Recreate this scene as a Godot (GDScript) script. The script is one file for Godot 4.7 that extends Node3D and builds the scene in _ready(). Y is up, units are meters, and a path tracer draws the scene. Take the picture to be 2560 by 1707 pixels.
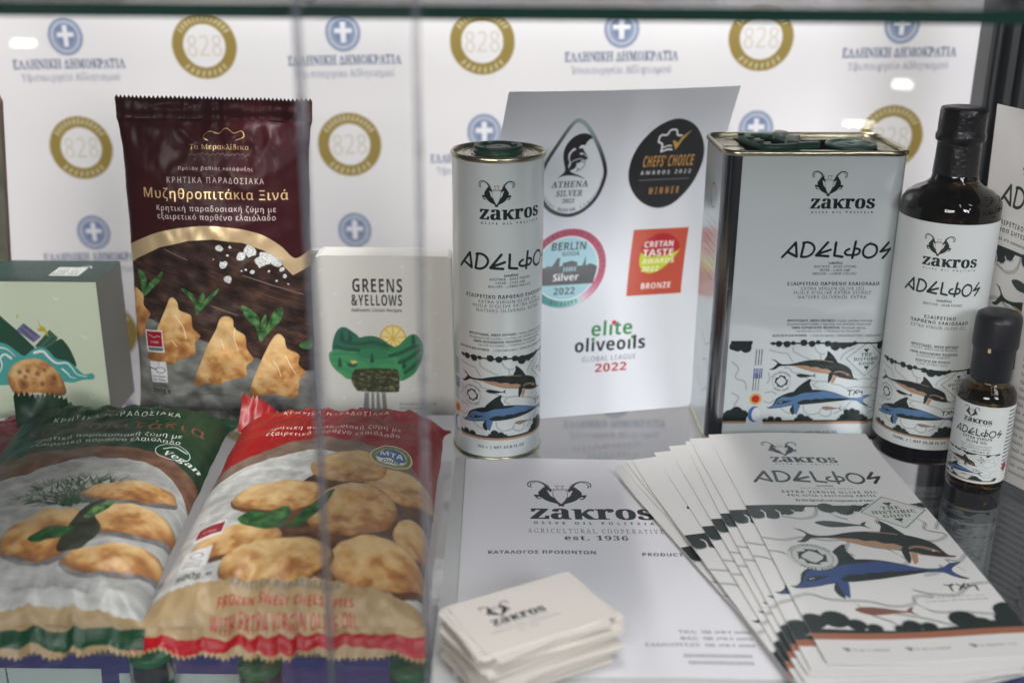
extends Node3D
# A glass display case: pastry bags, olive oil tins and bottles, printed sheets and cards on a glass shelf.

func _ready() -> void:
	# camera: 20 degrees down on the shelf, focused just before the tins
	var cam := Camera3D.new()
	cam.name = "camera"
	add_child(cam)
	var pitch := deg_to_rad(20.0)
	var roll := deg_to_rad(0.5)
	var fw := Vector3(0, -sin(pitch), -cos(pitch))
	var rt := Vector3.RIGHT
	var up := rt.cross(fw)
	cam.transform = Transform3D(Basis(rt * cos(roll) + up * sin(roll), up * cos(roll) - rt * sin(roll), -fw), Vector3(0, 0.417, 0.88))
	var lens := CameraAttributesPhysical.new()
	lens.frustum_focal_length = 40.41
	lens.frustum_focus_distance = 0.88
	lens.frustum_near = 0.02
	lens.frustum_far = 40.0
	lens.exposure_aperture = 3.9
	cam.attributes = lens
	cam.current = true
	# the hall: dim, even light from all round and a few large ceiling panels
	var e := Environment.new()
	e.background_mode = Environment.BG_COLOR
	e.background_color = Color(0.27, 0.28, 0.30)
	e.background_energy_multiplier = 0.5
	e.tonemap_mode = Environment.TONE_MAPPER_LINEAR
	e.tonemap_exposure = 0.86
	e.sdfgi_enabled = true
	e.ssao_enabled = true
	e.ssil_enabled = true
	var we := WorldEnvironment.new()
	we.name = "hall_light"
	we.environment = e
	add_child(we)
	lamp("ceiling_lamp", "white ceiling light panel over the aisle, left of the case", Vector3(-0.85, 1.05, 2.85), Vector3(0, 0.15, 0), 1.2, 0.6, 4.2, 3.0, Color(1.0, 0.98, 0.96))
	lamp("ceiling_lamp", "white ceiling light panel over the aisle, right of the case", Vector3(1.25, 1.3, 2.65), Vector3(0.1, 0.15, 0), 1.0, 0.6, 4.0, 3.0, Color(0.97, 0.98, 1.0))
	lamp("ceiling_lamp", "white light panel over the front of the case, to the right", Vector3(0.70, 1.55, 1.0), Vector3(0.15, 0.0, 0.1), 0.9, 0.5, 0.95, 3.0, Color(0.98, 0.99, 1.0))
	lamp("ceiling_lamp", "long white light panel hanging over the back of the case", Vector3(0.05, 1.6, 0.05), Vector3(0.0, 0.1, -0.25), 1.5, 0.3, 6.8, 3.0, Color(1.0, 0.99, 0.98))
	# lit stands across the aisle, mirrored in the doors and in the tins
	for q in [[Vector3(-1.292, 0.11, 2.956), 0.055, 0.014, 4.5, "small lit strip across the aisle, far left"], [Vector3(1.04, 0.021, 2.956), 0.045, 0.016, 6.0, "small lit strip across the aisle, right of the middle"], [Vector3(0.935, -0.086, 2.956), 0.075, 0.005, 5.0, "thin lit strip across the aisle, below the wider one"]]:
		lamp("stand_lamp", q[4], q[0], Vector3(q[0].x * 0.3, 0.2, 0.0), q[1], q[2], 0.004, q[3], Color(1.0, 1.0, 0.99))
	build_case()
	build_back_row()
	build_bags()
	build_tins()
	build_bottles()
	build_papers()
	build_other_shelves()

# ---------------------------------------------------------------- flat print: a small rasteriser for computed textures
class Ink:
	static var glyphs := {}
	static var fonts := []
	var im: Image
	var k := 1.0
	var W := 0.0
	var H := 0.0
	var T := Transform2D()
	func _init(w: float, h: float, ppm: float, bg: Color) -> void:
		W = w
		H = h
		k = ppm
		im = Image.create(int(round(w * ppm)), int(round(h * ppm)), false, Image.FORMAT_RGBA8)
		im.fill(bg)
		if fonts.is_empty():
			for d in [["Droid Sans", 400], ["Droid Sans", 700], ["Droid Serif", 400], ["Droid Serif", 700]]:
				var f := SystemFont.new()
				f.font_names = PackedStringArray([d[0]])
				f.font_weight = d[1]
				fonts.append(f)
	func edges(pts: PackedVector2Array) -> PackedVector2Array:
		var q := PackedVector2Array()
		for p in pts:
			q.append((T * p) * k)
		return q
	func spans(pts: PackedVector2Array) -> Array:
		var q := edges(pts)
		var n := q.size()
		var lo := INF
		var hi := -INF
		for p in q:
			lo = minf(lo, p.y)
			hi = maxf(hi, p.y)
		var out := []
		for y in range(maxi(0, int(floor(lo))), mini(im.get_height(), int(ceil(hi)) + 1)):
			var yc := y + 0.5
			var xs: Array[float] = []
			for i in n:
				var a := q[i]
				var b := q[(i + 1) % n]
				if (a.y <= yc) != (b.y <= yc):
					xs.append(a.x + (yc - a.y) / (b.y - a.y) * (b.x - a.x))
			if xs.size() < 2:
				continue
			xs.sort()
			for i in range(0, xs.size() - 1, 2):
				var x0 := maxi(0, int(ceil(xs[i] - 0.5)))
				var x1 := mini(im.get_width(), int(ceil(xs[i + 1] - 0.5)))
				if x1 > x0:
					out.append([y, x0, x1])
		return out
	func poly(pts: PackedVector2Array, c: Color) -> void:
		for s in spans(pts):
			im.fill_rect(Rect2i(s[1], s[0], s[2] - s[1], 1), c)
	func paint(pts: PackedVector2Array, f: Callable) -> void:
		for s in spans(pts):
			for x in range(s[1], s[2]):
				im.set_pixel(x, s[0], f.call((x + 0.5) / k, (s[0] + 0.5) / k, im.get_pixel(x, s[0])))
	func blob(pts: PackedVector2Array, c: Color, closed := true) -> void:
		poly(Ink.smooth(pts, closed), c)
	func rect(x: float, y: float, w: float, h: float, c: Color) -> void:
		poly(PackedVector2Array([Vector2(x, y), Vector2(x + w, y), Vector2(x + w, y + h), Vector2(x, y + h)]), c)
	static func oval(x: float, y: float, rx: float, ry: float, n := 40, rot := 0.0) -> PackedVector2Array:
		var q := PackedVector2Array()
		for i in n:
			q.append(Vector2(x, y) + Vector2(cos(TAU * i / n) * rx, sin(TAU * i / n) * ry).rotated(rot))
		return q
	func disc(x: float, y: float, rx: float, ry: float, c: Color, rot := 0.0) -> void:
		poly(Ink.oval(x, y, rx, ry, 40, rot), c)
	func ring(x: float, y: float, rx: float, ry: float, w: float, c: Color) -> void:
		stroke(Ink.oval(x, y, rx, ry), w, c, true)
	static func smooth(p: PackedVector2Array, closed := true, sub := 5) -> PackedVector2Array:
		var q := PackedVector2Array()
		var n := p.size()
		for i in (n if closed else n - 1):
			var a := p[(i - 1 + n) % n] if closed or i > 0 else p[0]
			var b := p[i]
			var c := p[(i + 1) % n]
			var d := p[(i + 2) % n] if closed or i + 2 < n else p[n - 1]
			for s in sub:
				q.append(b.cubic_interpolate(c, a, d, float(s) / sub))
		if not closed:
			q.append(p[n - 1])
		return q
	func stroke(p: PackedVector2Array, w: float, c: Color, closed := false, w1 := -1.0) -> void:
		var n := p.size()
		var last := n if closed else n - 1
		for i in last:
			var a := p[i]
			var b := p[(i + 1) % n]
			var wa := w if w1 < 0 else lerpf(w, w1, float(i) / last)
			var wb := w if w1 < 0 else lerpf(w, w1, float(i + 1) / last)
			var d := (b - a).normalized().orthogonal()
			poly(PackedVector2Array([a + d * wa / 2, b + d * wb / 2, b - d * wb / 2, a - d * wa / 2]), c)
			poly(Ink.oval(a.x, a.y, wa / 2, wa / 2, 10), c)
		if not closed:
			var we := w if w1 < 0 else w1
			poly(Ink.oval(p[n - 1].x, p[n - 1].y, we / 2, we / 2, 10), c)
	func line(pts: Array, w: float, c: Color, w1 := -1.0, sm := true) -> void:
		var q := PackedVector2Array(pts)
		stroke(Ink.smooth(q, false) if sm and q.size() > 2 else q, w, c, false, w1)
	static func glyph(ch: String, f: int) -> Array:
		ch = {"Ν": "N", "Χ": "X"}.get(ch, ch)
		var key := ch + str(f)
		if not glyphs.has(key):
			var m := TextMesh.new()
			m.text = ch
			m.font = fonts[f]
			m.font_size = 100
			m.pixel_size = 0.01
			m.depth = 0.0
			m.curve_step = 2.0
			m.horizontal_alignment = HORIZONTAL_ALIGNMENT_LEFT
			m.vertical_alignment = VERTICAL_ALIGNMENT_TOP
			var t := PackedVector2Array()
			if ch != " ":
				var a := m.get_mesh_arrays()
				var v: PackedVector3Array = a[Mesh.ARRAY_VERTEX]
				for i in a[Mesh.ARRAY_INDEX]:
					t.append(Vector2(v[i].x, -(v[i].y + 0.93)))
			glyphs[key] = [t, fonts[f].get_string_size(ch, HORIZONTAL_ALIGNMENT_LEFT, -1, 100).x / 100.0]
		return glyphs[key]
	func width(s: String, em: float, f: int, sp := 0.0) -> float:
		var w := 0.0
		for ch in s:
			w += Ink.glyph(ch, f)[1] * em + sp
		return w - sp
	func put(ch: String, M: Transform2D, c: Color, f: int) -> void:
		var t: PackedVector2Array = Ink.glyph(ch, f)[0]
		var A := T * M
		var ww := im.get_width()
		var hh := im.get_height()
		for i in range(0, t.size(), 3):
			var p := (A * t[i]) * k
			var q := (A * t[i + 1]) * k
			var r := (A * t[i + 2]) * k
			var y0 := maxi(0, int(ceil(minf(p.y, minf(q.y, r.y)) - 0.5)))
			var y1 := mini(hh - 1, int(floor(maxf(p.y, maxf(q.y, r.y)) - 0.5)))
			for y in range(y0, y1 + 1):
				var yc := y + 0.5
				var lo := INF
				var hi := -INF
				if (p.y <= yc) != (q.y <= yc):
					var x := p.x + (yc - p.y) / (q.y - p.y) * (q.x - p.x)
					lo = minf(lo, x)
					hi = maxf(hi, x)
				if (q.y <= yc) != (r.y <= yc):
					var x := q.x + (yc - q.y) / (r.y - q.y) * (r.x - q.x)
					lo = minf(lo, x)
					hi = maxf(hi, x)
				if (r.y <= yc) != (p.y <= yc):
					var x := r.x + (yc - r.y) / (p.y - r.y) * (p.x - r.x)
					lo = minf(lo, x)
					hi = maxf(hi, x)
				var x0 := maxi(0, int(ceil(lo - 0.5)))
				var x1 := mini(ww, int(ceil(hi - 0.5)))
				if x1 > x0:
					im.fill_rect(Rect2i(x0, y, x1 - x0, 1), c)
	# text: cap height in mm; al 0 left, 0.5 centre, 1 right
	func text(s: String, x: float, y: float, cap: float, c: Color, f := 0, al := 0.5, sp := 0.0, sx := 1.0, rot := 0.0, shear := 0.0) -> void:
		var em := cap / 0.72
		var at := -width(s, em * sx, f, sp) * al
		var B := Transform2D(rot, Vector2(x, y))
		for ch in s:
			put(ch, B * Transform2D(Vector2(em * sx, 0), Vector2(-shear * em, em), Vector2(at, 0)), c, f)
			at += Ink.glyph(ch, f)[1] * em * sx + sp
	func fit(s: String, x0: float, x1: float, y: float, cap: float, c: Color, f := 0, sp := 0.0, rot := 0.0, shear := 0.0) -> void:
		var em := cap / 0.72
		var sx := (x1 - x0 - sp * (s.length() - 1)) / width(s, em, f)
		text(s, x0, y, cap, c, f, 0.0, sp, sx, rot, shear)
	func arc(s: String, x: float, y: float, r: float, a0: float, a1: float, cap: float, c: Color, f := 0, below := false) -> void:
		var em := cap / 0.72
		var total := width(s, em, f)
		var at := 0.0
		for ch in s:
			var g: float = Ink.glyph(ch, f)[1] * em
			var a := lerpf(a0, a1, (at + g / 2) / total)
			var p := Vector2(x, y) + Vector2(sin(a), -cos(a)) * r
			var rot := a + (PI if below else 0.0)
			put(ch, Transform2D(rot, p) * Transform2D(Vector2(em, 0), Vector2(0, em), Vector2(-g / 2, 0)), c, f)
			at += g
	func tex() -> ImageTexture:
		return ImageTexture.create_from_image(im)

static func V(a: Array) -> PackedVector2Array:
	var q := PackedVector2Array()
	for i in range(0, a.size(), 2):
		q.append(Vector2(a[i], a[i + 1]))
	return q

static func S(r: int, g: int, b: int) -> Color:
	return Color(r / 255.0, g / 255.0, b / 255.0)

var INKG := Color(0.085, 0.14, 0.13)   # the dark green ink of the oil brand
var TANI := Color(0.70, 0.55, 0.44)
var BLUI := Color(0.33, 0.48, 0.65)
var nz := FastNoiseLite.new()

func noise(seed_: int, freq: float, oct := 4) -> FastNoiseLite:
	var n := FastNoiseLite.new()
	n.seed = seed_
	n.frequency = freq
	n.fractal_octaves = oct
	return n

# the two goats with the jar, the name and the small line under it: x0 is the left of the name, w its width, y its base line
func brand(d: Ink, x0: float, w: float, y: float, jar := Color(0.45, 0.33, 0.27), tall := 1.0) -> void:
	var s := w / 2082.0
	var base := d.T
	d.T = base * Transform2D(Vector2(s, 0), Vector2(0, s * tall), Vector2(x0 - 190 * s, y - 1350 * s * tall))
	for side in 2:
		var keep := d.T
		if side == 1:
			d.T = d.T * Transform2D(Vector2(-1, 0), Vector2(0, 1), Vector2(1462, 6))
		d.poly(Ink.smooth(V([455, 318, 480, 338, 520, 345, 560, 375, 602, 440, 585, 475, 566, 515, 558, 478, 540, 460, 505, 448, 522, 490, 540, 545, 556, 605, 592, 652, 632, 698, 680, 815, 716, 872, 731, 884, 731, 935, 700, 952, 686, 925, 678, 892, 645, 862, 560, 822, 480, 767, 432, 714, 412, 682, 375, 662, 335, 655, 352, 690, 368, 706, 402, 694, 406, 716, 385, 730, 345, 726, 322, 698, 280, 606, 300, 586, 357, 592, 362, 570, 355, 530, 370, 480, 410, 420, 440, 370, 465, 345]), true, 3), INKG)
		d.line([Vector2(525, 375), Vector2(502, 310), Vector2(460, 240), Vector2(395, 185), Vector2(315, 160), Vector2(245, 172), Vector2(200, 212), Vector2(181, 270), Vector2(200, 350)], 52, INKG, 16)
		d.line([Vector2(552, 385), Vector2(545, 312), Vector2(505, 232)], 16, INKG, 5)
		d.line([Vector2(318, 195), Vector2(255, 228), Vector2(226, 285), Vector2(238, 352)], 10, INKG, 24)
		d.T = keep
	for q in [[655, 303, 815, 303], [658, 308, 690, 345, 690, 405], [812, 308, 778, 345, 780, 405], [620, 410, 847, 410, 847, 446, 620, 446, 620, 410], [626, 450, 604, 540, 616, 650, 662, 770, 731, 884], [843, 450, 862, 540, 850, 650, 804, 770, 733, 884]]:
		d.line(Array(V(q)), 11, jar, -1, q.size() != 10)
	for o in [-13, 0, 13]:
		d.fit("zaκros", 198 + o, 2264 + o, 1350, 430, INKG, 3, 8)
	if tall > 0.0:
		d.fit("OLIVE OIL POLITEIA", 245, 2215, 1500, 72, INKG, 1, 60)
	d.T = base

# the hand-drawn word of the product, between x0 and x1 with its foot at y
func adelfos(d: Ink, x0: float, x1: float, y: float, tall := 1.0) -> void:
	var s := (x1 - x0) / 2150.0
	var base := d.T
	d.T = base * Transform2D(Vector2(s, -0.045 * s), Vector2(0, s * tall), Vector2(x0 - 105 * s, y - 355 * s * tall))
	for q in [[130, 385, 370, 105, 410, 390, 235, 290], [535, 110, 495, 390], [1150, 140, 1140, 400, 1300, 432], [990, 130, 785, 380, 1025, 408], [1055, 280, 815, 355], [1530, 140, 1495, 465], [2175, 190, 2030, 360, 2235, 320, 2090, 490]]:
		d.line(Array(V(q)), 50, INKG, -1, false)
	for q in [[510, 122, 600, 110, 690, 150, 740, 230, 725, 310, 670, 370, 590, 400, 495, 395], [1420, 282, 1360, 310, 1345, 365, 1400, 400, 1500, 405, 1590, 395, 1628, 340, 1600, 290, 1540, 280], [1820, 190, 1740, 230, 1695, 310, 1700, 400, 1760, 460, 1830, 472, 1910, 440, 1955, 370, 1950, 280, 1900, 220, 1810, 195]]:
		d.line(Array(V(q)), 46, INKG)
	d.T = base

func dolphin_dark(d: Ink) -> void:
	d.blob(V([175, 340, 240, 355, 285, 395, 330, 420, 400, 428, 500, 418, 600, 395, 700, 378, 820, 372, 960, 380, 1100, 410, 1200, 445, 1300, 500, 1350, 555, 1370, 620, 1385, 670, 1402, 692, 1445, 702, 1430, 718, 1370, 715, 1300, 697, 1200, 672, 1130, 642, 1000, 605, 860, 580, 760, 555, 600, 495, 480, 457, 380, 454, 300, 457, 250, 490, 200, 510, 145, 500, 195, 480, 240, 440, 265, 410, 240, 378, 200, 352]), INKG)
	d.blob(V([958, 384, 998, 312, 1010, 240, 1070, 290, 1120, 360, 1150, 432, 1050, 405]), INKG)
	d.blob(V([480, 452, 600, 455, 700, 462, 760, 486, 850, 486, 920, 520, 1000, 527, 1062, 572, 1020, 600, 860, 576, 740, 546, 600, 490]), TANI)
	d.line([Vector2(840, 380), Vector2(960, 390), Vector2(1090, 418)], 9, TANI)
	d.blob(V([1030, 595, 1010, 680, 1015, 757, 1060, 700, 1088, 600, 1062, 577]), INKG)
	d.blob(V([1090, 640, 1050, 762, 1090, 750, 1125, 690, 1132, 642]), TANI)
	d.blob(V([1100, 600, 1112, 573, 1180, 560, 1260, 582, 1330, 622, 1345, 652, 1280, 632, 1200, 592, 1150, 587]), S(150, 118, 95))
	d.line([Vector2(1130, 655), Vector2(1230, 682), Vector2(1330, 706), Vector2(1420, 712)], 10, S(150, 110, 90))
	d.disc(1296, 632, 14, 8, S(225, 220, 210))

func dolphin_blue(d: Ink) -> void:
	d.blob(V([90, 1105, 130, 1110, 180, 1080, 205, 1040, 240, 980, 320, 930, 420, 890, 520, 870, 640, 850, 760, 850, 900, 860, 1000, 880, 1120, 920, 1230, 970, 1330, 1005, 1440, 1015, 1500, 1000, 1560, 975, 1660, 975, 1580, 1010, 1530, 1050, 1560, 1110, 1620, 1152, 1570, 1150, 1500, 1110, 1440, 1062, 1330, 1047, 1200, 1052, 1000, 1067, 800, 1082, 600, 1092, 450, 1102, 300, 1127, 180, 1137, 120, 1132]), INKG)
	d.blob(V([110, 1112, 150, 1112, 195, 1085, 225, 1050, 275, 985, 345, 953, 440, 962, 520, 948, 620, 908, 720, 898, 860, 893, 960, 880, 1110, 926, 1230, 978, 1330, 1012, 1440, 1022, 1500, 1006, 1570, 982, 1620, 982, 1560, 1012, 1522, 1045, 1550, 1110, 1590, 1145, 1500, 1102, 1440, 1056, 1330, 1040, 1200, 1042, 1000, 1050, 800, 1070, 600, 1082, 450, 1092, 300, 1118, 180, 1128]), BLUI)
	d.blob(V([518, 874, 580, 790, 680, 712, 762, 680, 742, 760, 762, 862]), INKG)
	d.blob(V([555, 1052, 640, 1015, 700, 1010, 760, 1020, 820, 1000, 900, 1010, 1000, 1000, 1100, 1010, 1200, 1010, 1330, 1027, 1200, 1048, 1000, 1065, 700, 1088, 570, 1088]), INKG)
	d.blob(V([245, 1062, 300, 1022, 400, 1022, 472, 1015, 400, 1046, 300, 1070]), INKG)
	d.disc(290, 1046, 9, 7, S(235, 235, 230))
	d.disc(316, 1040, 7, 6, S(235, 235, 230))
	d.blob(V([482, 1098, 440, 1160, 450, 1220, 492, 1252, 512, 1180, 522, 1098]), INKG)
	d.blob(V([502, 1090, 500, 1200, 530, 1252, 562, 1190, 592, 1088]), BLUI)

func small_fish(d: Ink, x: float, y: float, s: float, c: Color) -> void:
	var base := d.T
	d.T = base * Transform2D(Vector2(s, 0), Vector2(0, s), Vector2(x - 540 * s, y - 615 * s))
	d.blob(V([540, 610, 600, 590, 680, 600, 780, 625, 800, 610, 832, 598, 812, 630, 832, 662, 780, 637, 680, 647, 600, 647]), c)
	d.T = base

func lobe(d: Ink, x: float, y: float, r: float, up: float) -> void:
	y -= up * 14.0
	d.disc(x, y, r, r, INKG)
	d.rect(x - r * 0.9, minf(y, y - up * r * 0.8), r * 1.8, r * 0.8, INKG)
	for i in 9:
		var a := lerpf(-1.3, 1.3, i / 8.0)
		var dir := Vector2(sin(a), up * cos(a))
		d.line([Vector2(x, y) + dir * r * 0.9, Vector2(x, y) + dir * (r + 15)], 7, INKG, 2, false)

func medallion(d: Ink, x: float, y: float, r: float, bg: Color) -> void:
	d.disc(x, y, r, r, bg)
	d.ring(x, y, r * 0.82, r * 0.82, r * 0.03, S(120, 128, 126))
	d.arc("LOVE FRIENDSHIP", x, y, r * 0.86, -1.15, 1.15, r * 0.13, INKG, 3)
	for i in 11:
		var b := PI - 0.75 + 1.5 * i / 10.0
		if i != 5:
			d.line([Vector2(x + sin(b) * r * 0.87, y - cos(b) * r * 0.87), Vector2(x + sin(b + 0.03) * r * 0.97, y - cos(b + 0.03) * r * 0.97)], r * 0.05, INKG, -1, false)
	for i in 4:
		var a := TAU * i / 4 + 0.5
		var c := Vector2(x, y) + Vector2(cos(a), sin(a)) * r * 0.42
		var t := Vector2(-sin(a), cos(a)) * r
		var n := Vector2(cos(a), sin(a)) * r
		d.blob(PackedVector2Array([c - t * 0.40 + n * 0.02, c - t * 0.15 + n * 0.13, c + n * 0.14, c + t * 0.05 + n * 0.24, c + t * 0.14 + n * 0.11, c + t * 0.32 - n * 0.06, c + t * 0.46 + n * 0.03, c + t * 0.40 - n * 0.17, c + t * 0.22 - n * 0.11, c - n * 0.02, c - t * 0.2 - n * 0.02]), INKG)

func diamond(d: Ink, p: Array, bg: Color, txt: float) -> void:
	var q := V(p)
	var c := (q[0] + q[1] + q[2] + q[3]) / 4.0
	var outer := PackedVector2Array()
	for v in q:
		outer.append(c + (v - c) * 1.09)
	d.poly(outer, bg)
	d.stroke(q, txt * 0.12, INKG, true)
	d.text("THE", c.x, c.y - txt * 0.85, txt, INKG, 3, 0.5, txt * 0.12)
	d.text("HISTORIC", c.x, c.y + txt * 0.55, txt, INKG, 3, 0.5, txt * 0.08)
	d.text("GOOD", c.x, c.y + txt * 1.95, txt, INKG, 3, 0.5, txt * 0.12)
	for s in [-1, 1]:
		for o in [Vector2(-0.35, -0.2), Vector2(0.35, -0.2), Vector2(0, 0.25)]:
			d.disc(c.x + o.x * txt, c.y + (s * 2.75 + o.y) * txt, txt * 0.34, txt * 0.3, INKG)
		d.line([Vector2(c.x, c.y + (s * 2.75 + 0.2) * txt), Vector2(c.x + 0.1 * txt, c.y + (s * 2.75 + 0.85) * txt)], txt * 0.16, INKG, -1, false)

func script_marks(d: Ink, x: float, y: float, s: float) -> void:
	for q in [[0, 0, 45, 20, 70, 0, 35, 12, 30, 90], [95, 0, 150, 70, 130, 30, 90, 80, 120, 45, 160, 0], [180, 10, 175, 45, 230, 30, 225, 95]]:
		var p := V(q)
		for i in p.size():
			p[i] = Vector2(x, y) + p[i] * s
		d.stroke(p, 15 * s, INKG)

# the sea picture, drawn in the units of the tin's front (about 2090 by 1300), through d.T
func sea_panel(d: Ink, bg: Color) -> void:
	var grey := S(176, 184, 182)
	for q in [[160, 190, 250, 220, 340, 245, 420, 260, 460, 330, 490, 390], [500, 160, 510, 230, 590, 280, 680, 330, 740, 360], [820, 170, 850, 240, 900, 290, 905, 360], [850, 240, 900, 275, 960, 285], [1400, 200, 1280, 270, 1220, 330, 1200, 380], [1890, 200, 1950, 240, 2070, 240, 2200, 180], [1890, 340, 1980, 340, 2080, 260], [1980, 340, 2020, 430, 2150, 400, 2230, 320], [2020, 430, 2000, 520, 1930, 530, 1830, 480], [2030, 530, 2100, 540, 2130, 620, 2060, 670, 2010, 640, 2030, 530], [370, 480, 450, 500, 490, 560, 620, 590], [660, 640, 760, 700, 870, 720, 1000, 730], [860, 720, 790, 780, 860, 830], [1080, 770, 1190, 800, 1290, 850, 1420, 830, 1620, 850, 1690, 780, 1840, 760, 1920, 710, 2100, 720], [1640, 640, 1670, 700, 1800, 740], [1440, 730, 1530, 700, 1640, 720], [1660, 860, 1780, 900, 1880, 990, 1890, 1100, 1860, 1250], [1890, 1050, 2000, 960, 2120, 920], [1690, 1080, 1800, 1110, 1880, 1060], [1560, 1170, 1700, 1180, 1760, 1110], [1100, 1260, 1250, 1180, 1350, 1070], [640, 1120, 650, 1200, 730, 1260, 860, 1240, 900, 1180], [1620, 1260, 1780, 1240, 2000, 1260, 2070, 1200], [860, 1240, 960, 1300, 1040, 1280, 1060, 1210], [80, 880, 170, 860, 240, 900], [60, 1010, 140, 1050, 200, 1000], [300, 1130, 370, 1200, 440, 1230], [130, 560, 150, 640, 110, 720]]:
		d.line(Array(V(q)), 22, grey)
	for l in [[295, 110, 45], [415, 120, 50], [505, 105, 30], [660, 108, 50], [780, 128, 48], [870, 108, 32], [1010, 135, 45], [1120, 178, 70], [1240, 178, 50], [1330, 163, 38], [1410, 140, 28], [1800, 205, 60], [1880, 170, 30], [2120, 180, 40], [2205, 172, 45], [215, 100, 24]]:
		lobe(d, l[0], l[1], l[2], 1.0)
	d.poly(V([970, 100, 1450, 118, 1400, 165, 1240, 200, 1060, 180]), INKG)
	for l in [[60, 1320, 35], [150, 1302, 50], [260, 1322, 55], [600, 1285, 55], [690, 1312, 45], [540, 1332, 40], [750, 1337, 25], [1280, 1222, 40], [1370, 1212, 45], [1440, 1242, 45], [1230, 1312, 50], [1500, 1322, 55], [1560, 1362, 50], [1170, 1352, 30], [2040, 1342, 60], [1960, 1382, 40], [2090, 1322, 50]]:
		lobe(d, l[0], l[1], l[2], -1.0)
	d.disc(1360, 1310, 130, 100, INKG)
	small_fish(d, 540, 615, 1.0, INKG)
	small_fish(d, 905, 1160, 1.05, S(150, 125, 115))
	dolphin_dark(d)
	dolphin_blue(d)
	medallion(d, 320, 700, 165, bg)
	diamond(d, [1612, 115, 1880, 405, 1545, 655, 1280, 370], bg, 50)
	script_marks(d, 1300, 880, 0.95)
	d.poly(V([165, 72, 2290, 146, 2290, 172, 165, 96]), INKG)
	d.poly(V([35, 1328, 2080, 1400, 2080, 1425, 35, 1350]), INKG)
	d.poly(V([35, 1350, 2080, 1425, 2080, 1462, 35, 1388]), TANI)

# places the sea picture so that its left edge is x, its top y, w wide and h tall
func sea(d: Ink, x: float, y: float, w: float, h: float, bg: Color) -> void:
	var base := d.T
	var a := w / 2090.0
	var b := h / 1255.0
	d.T = base * Transform2D(Vector2(a, -0.035 * b), Vector2(0.104 * a, b), Vector2(x - 165 * a - 0.104 * 80 * a, y - 80 * b + 0.035 * 165 * b))
	sea_panel(d, bg)
	d.T = base

func side_strip(d: Ink, x: float, h0: float, top: float) -> void:
	# the narrow column of legal marks: heights are measured from the foot of the tin
	var y := func(v: float) -> float: return top - v
	for i in 3:
		for j in 9:
			d.rect(x - 3.2 + i * 2.4, y.call(h0 + 68.0 - j * 1.6), 1.1, 1.2, S(95, 102, 104))
			d.rect(x - 3.6 + i * 2.2, y.call(h0 + 46.0 - j * 1.7), 1.0, 1.3, S(95, 102, 104))
	for i in 5:
		d.rect(x - 3.6 + i * 1.6, y.call(h0 + 51.0), 0.9, 9.0, S(52, 70, 140))
	d.disc(x, y.call(h0 + 23.5), 5.2, 5.2, S(228, 176, 70))
	d.disc(x, y.call(h0 + 23.5), 3.4, 3.4, S(190, 40, 38))
	d.disc(x, y.call(h0 + 9.5), 5.6, 7.2, S(70, 110, 175))
	d.disc(x + 1.6, y.call(h0 + 9.5), 3.9, 6.2, S(225, 230, 232))

func tin_text(d: Ink, cx: float, top: float) -> void:
	var y := func(v: float) -> float: return top - v
	brand(d, cx - 25.5, 52.5, y.call(202.6))
	adelfos(d, cx - 45, cx + 45, y.call(163.5))
	d.text("[adelfós]", cx, y.call(156.6), 2.0, INKG, 1)
	for l in [["BROTHER - DEAR FRIEND", 153.6], ["FRÈRE - CHER AMI", 150.6], ["BRUDER - LIEBER FREUND", 147.6]]:
		d.text(l[0], cx, y.call(l[1]), 1.9, INKG, 0, 0.5, 0.12, 1.1)
	d.fit("ΕΞΑΙΡΕΤΙΚΟ ΠΑΡΘΕΝΟ ΕΛΑΙΟΛΑΔΟ", cx - 38, cx + 38, y.call(138.6), 2.9, INKG, 1, 0.3)
	for l in [["EXTRA VIRGIN OLIVE OIL", 134.6, 26.5], ["HUILE D'OLIVE EXTRA VIERGE", 131.0, 32], ["NATIVES OLIVENÖL EXTRA", 127.2, 28.5]]:
		d.fit(l[0], cx - l[2], cx + l[2], y.call(l[1]), 2.6, S(50, 62, 62), 0, 0.3)
	var w := d.width("ΦΡΟΥΤΩΔΕΣ, ΜΕΣΗ ΕΝΤΑΣΗ ", 2.6, 1)
	d.text("ΦΡΟΥΤΩΔΕΣ, ΜΕΣΗ ΕΝΤΑΣΗ", cx - 35, y.call(107.2), 2.0, INKG, 1, 0.0, 0, 1.08)
	d.text("| Fruity, medium intensity", cx + 36, y.call(107.2), 1.9, INKG, 0, 1.0)
	d.text("Moyennement fruitée | Fruchtig, von mittlerer Intensität", cx, y.call(104.2), 1.9, S(60, 70, 70), 0, 0.5, 0.05)
	d.text("100% ΚΟΡΩΝΕΙΚΗ ΠΟΙΚΙΛΙΑ", cx - 31, y.call(101.0), 2.0, INKG, 1, 0.0, 0, 1.08)
	d.text("| Koroneiki variety", cx + 31, y.call(101.0), 1.9, INKG, 0, 1.0)
	d.text("Variété Koroneiki | Olivensorte: Koroneiki", cx, y.call(98.2), 1.9, S(60, 70, 70), 0, 0.5, 0.1)
	d.text("ΕΞΑΓΩΓΗ ΕΝ ΨΥΧΡΩ", cx - 46, y.call(94.2), 2.0, INKG, 1, 0.0, 0, 1.08)
	d.text("| Cold Extraction | Extraction à froid | Kaltgepresst", cx + 46, y.call(94.2), 1.9, INKG, 0, 1.0)

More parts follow.
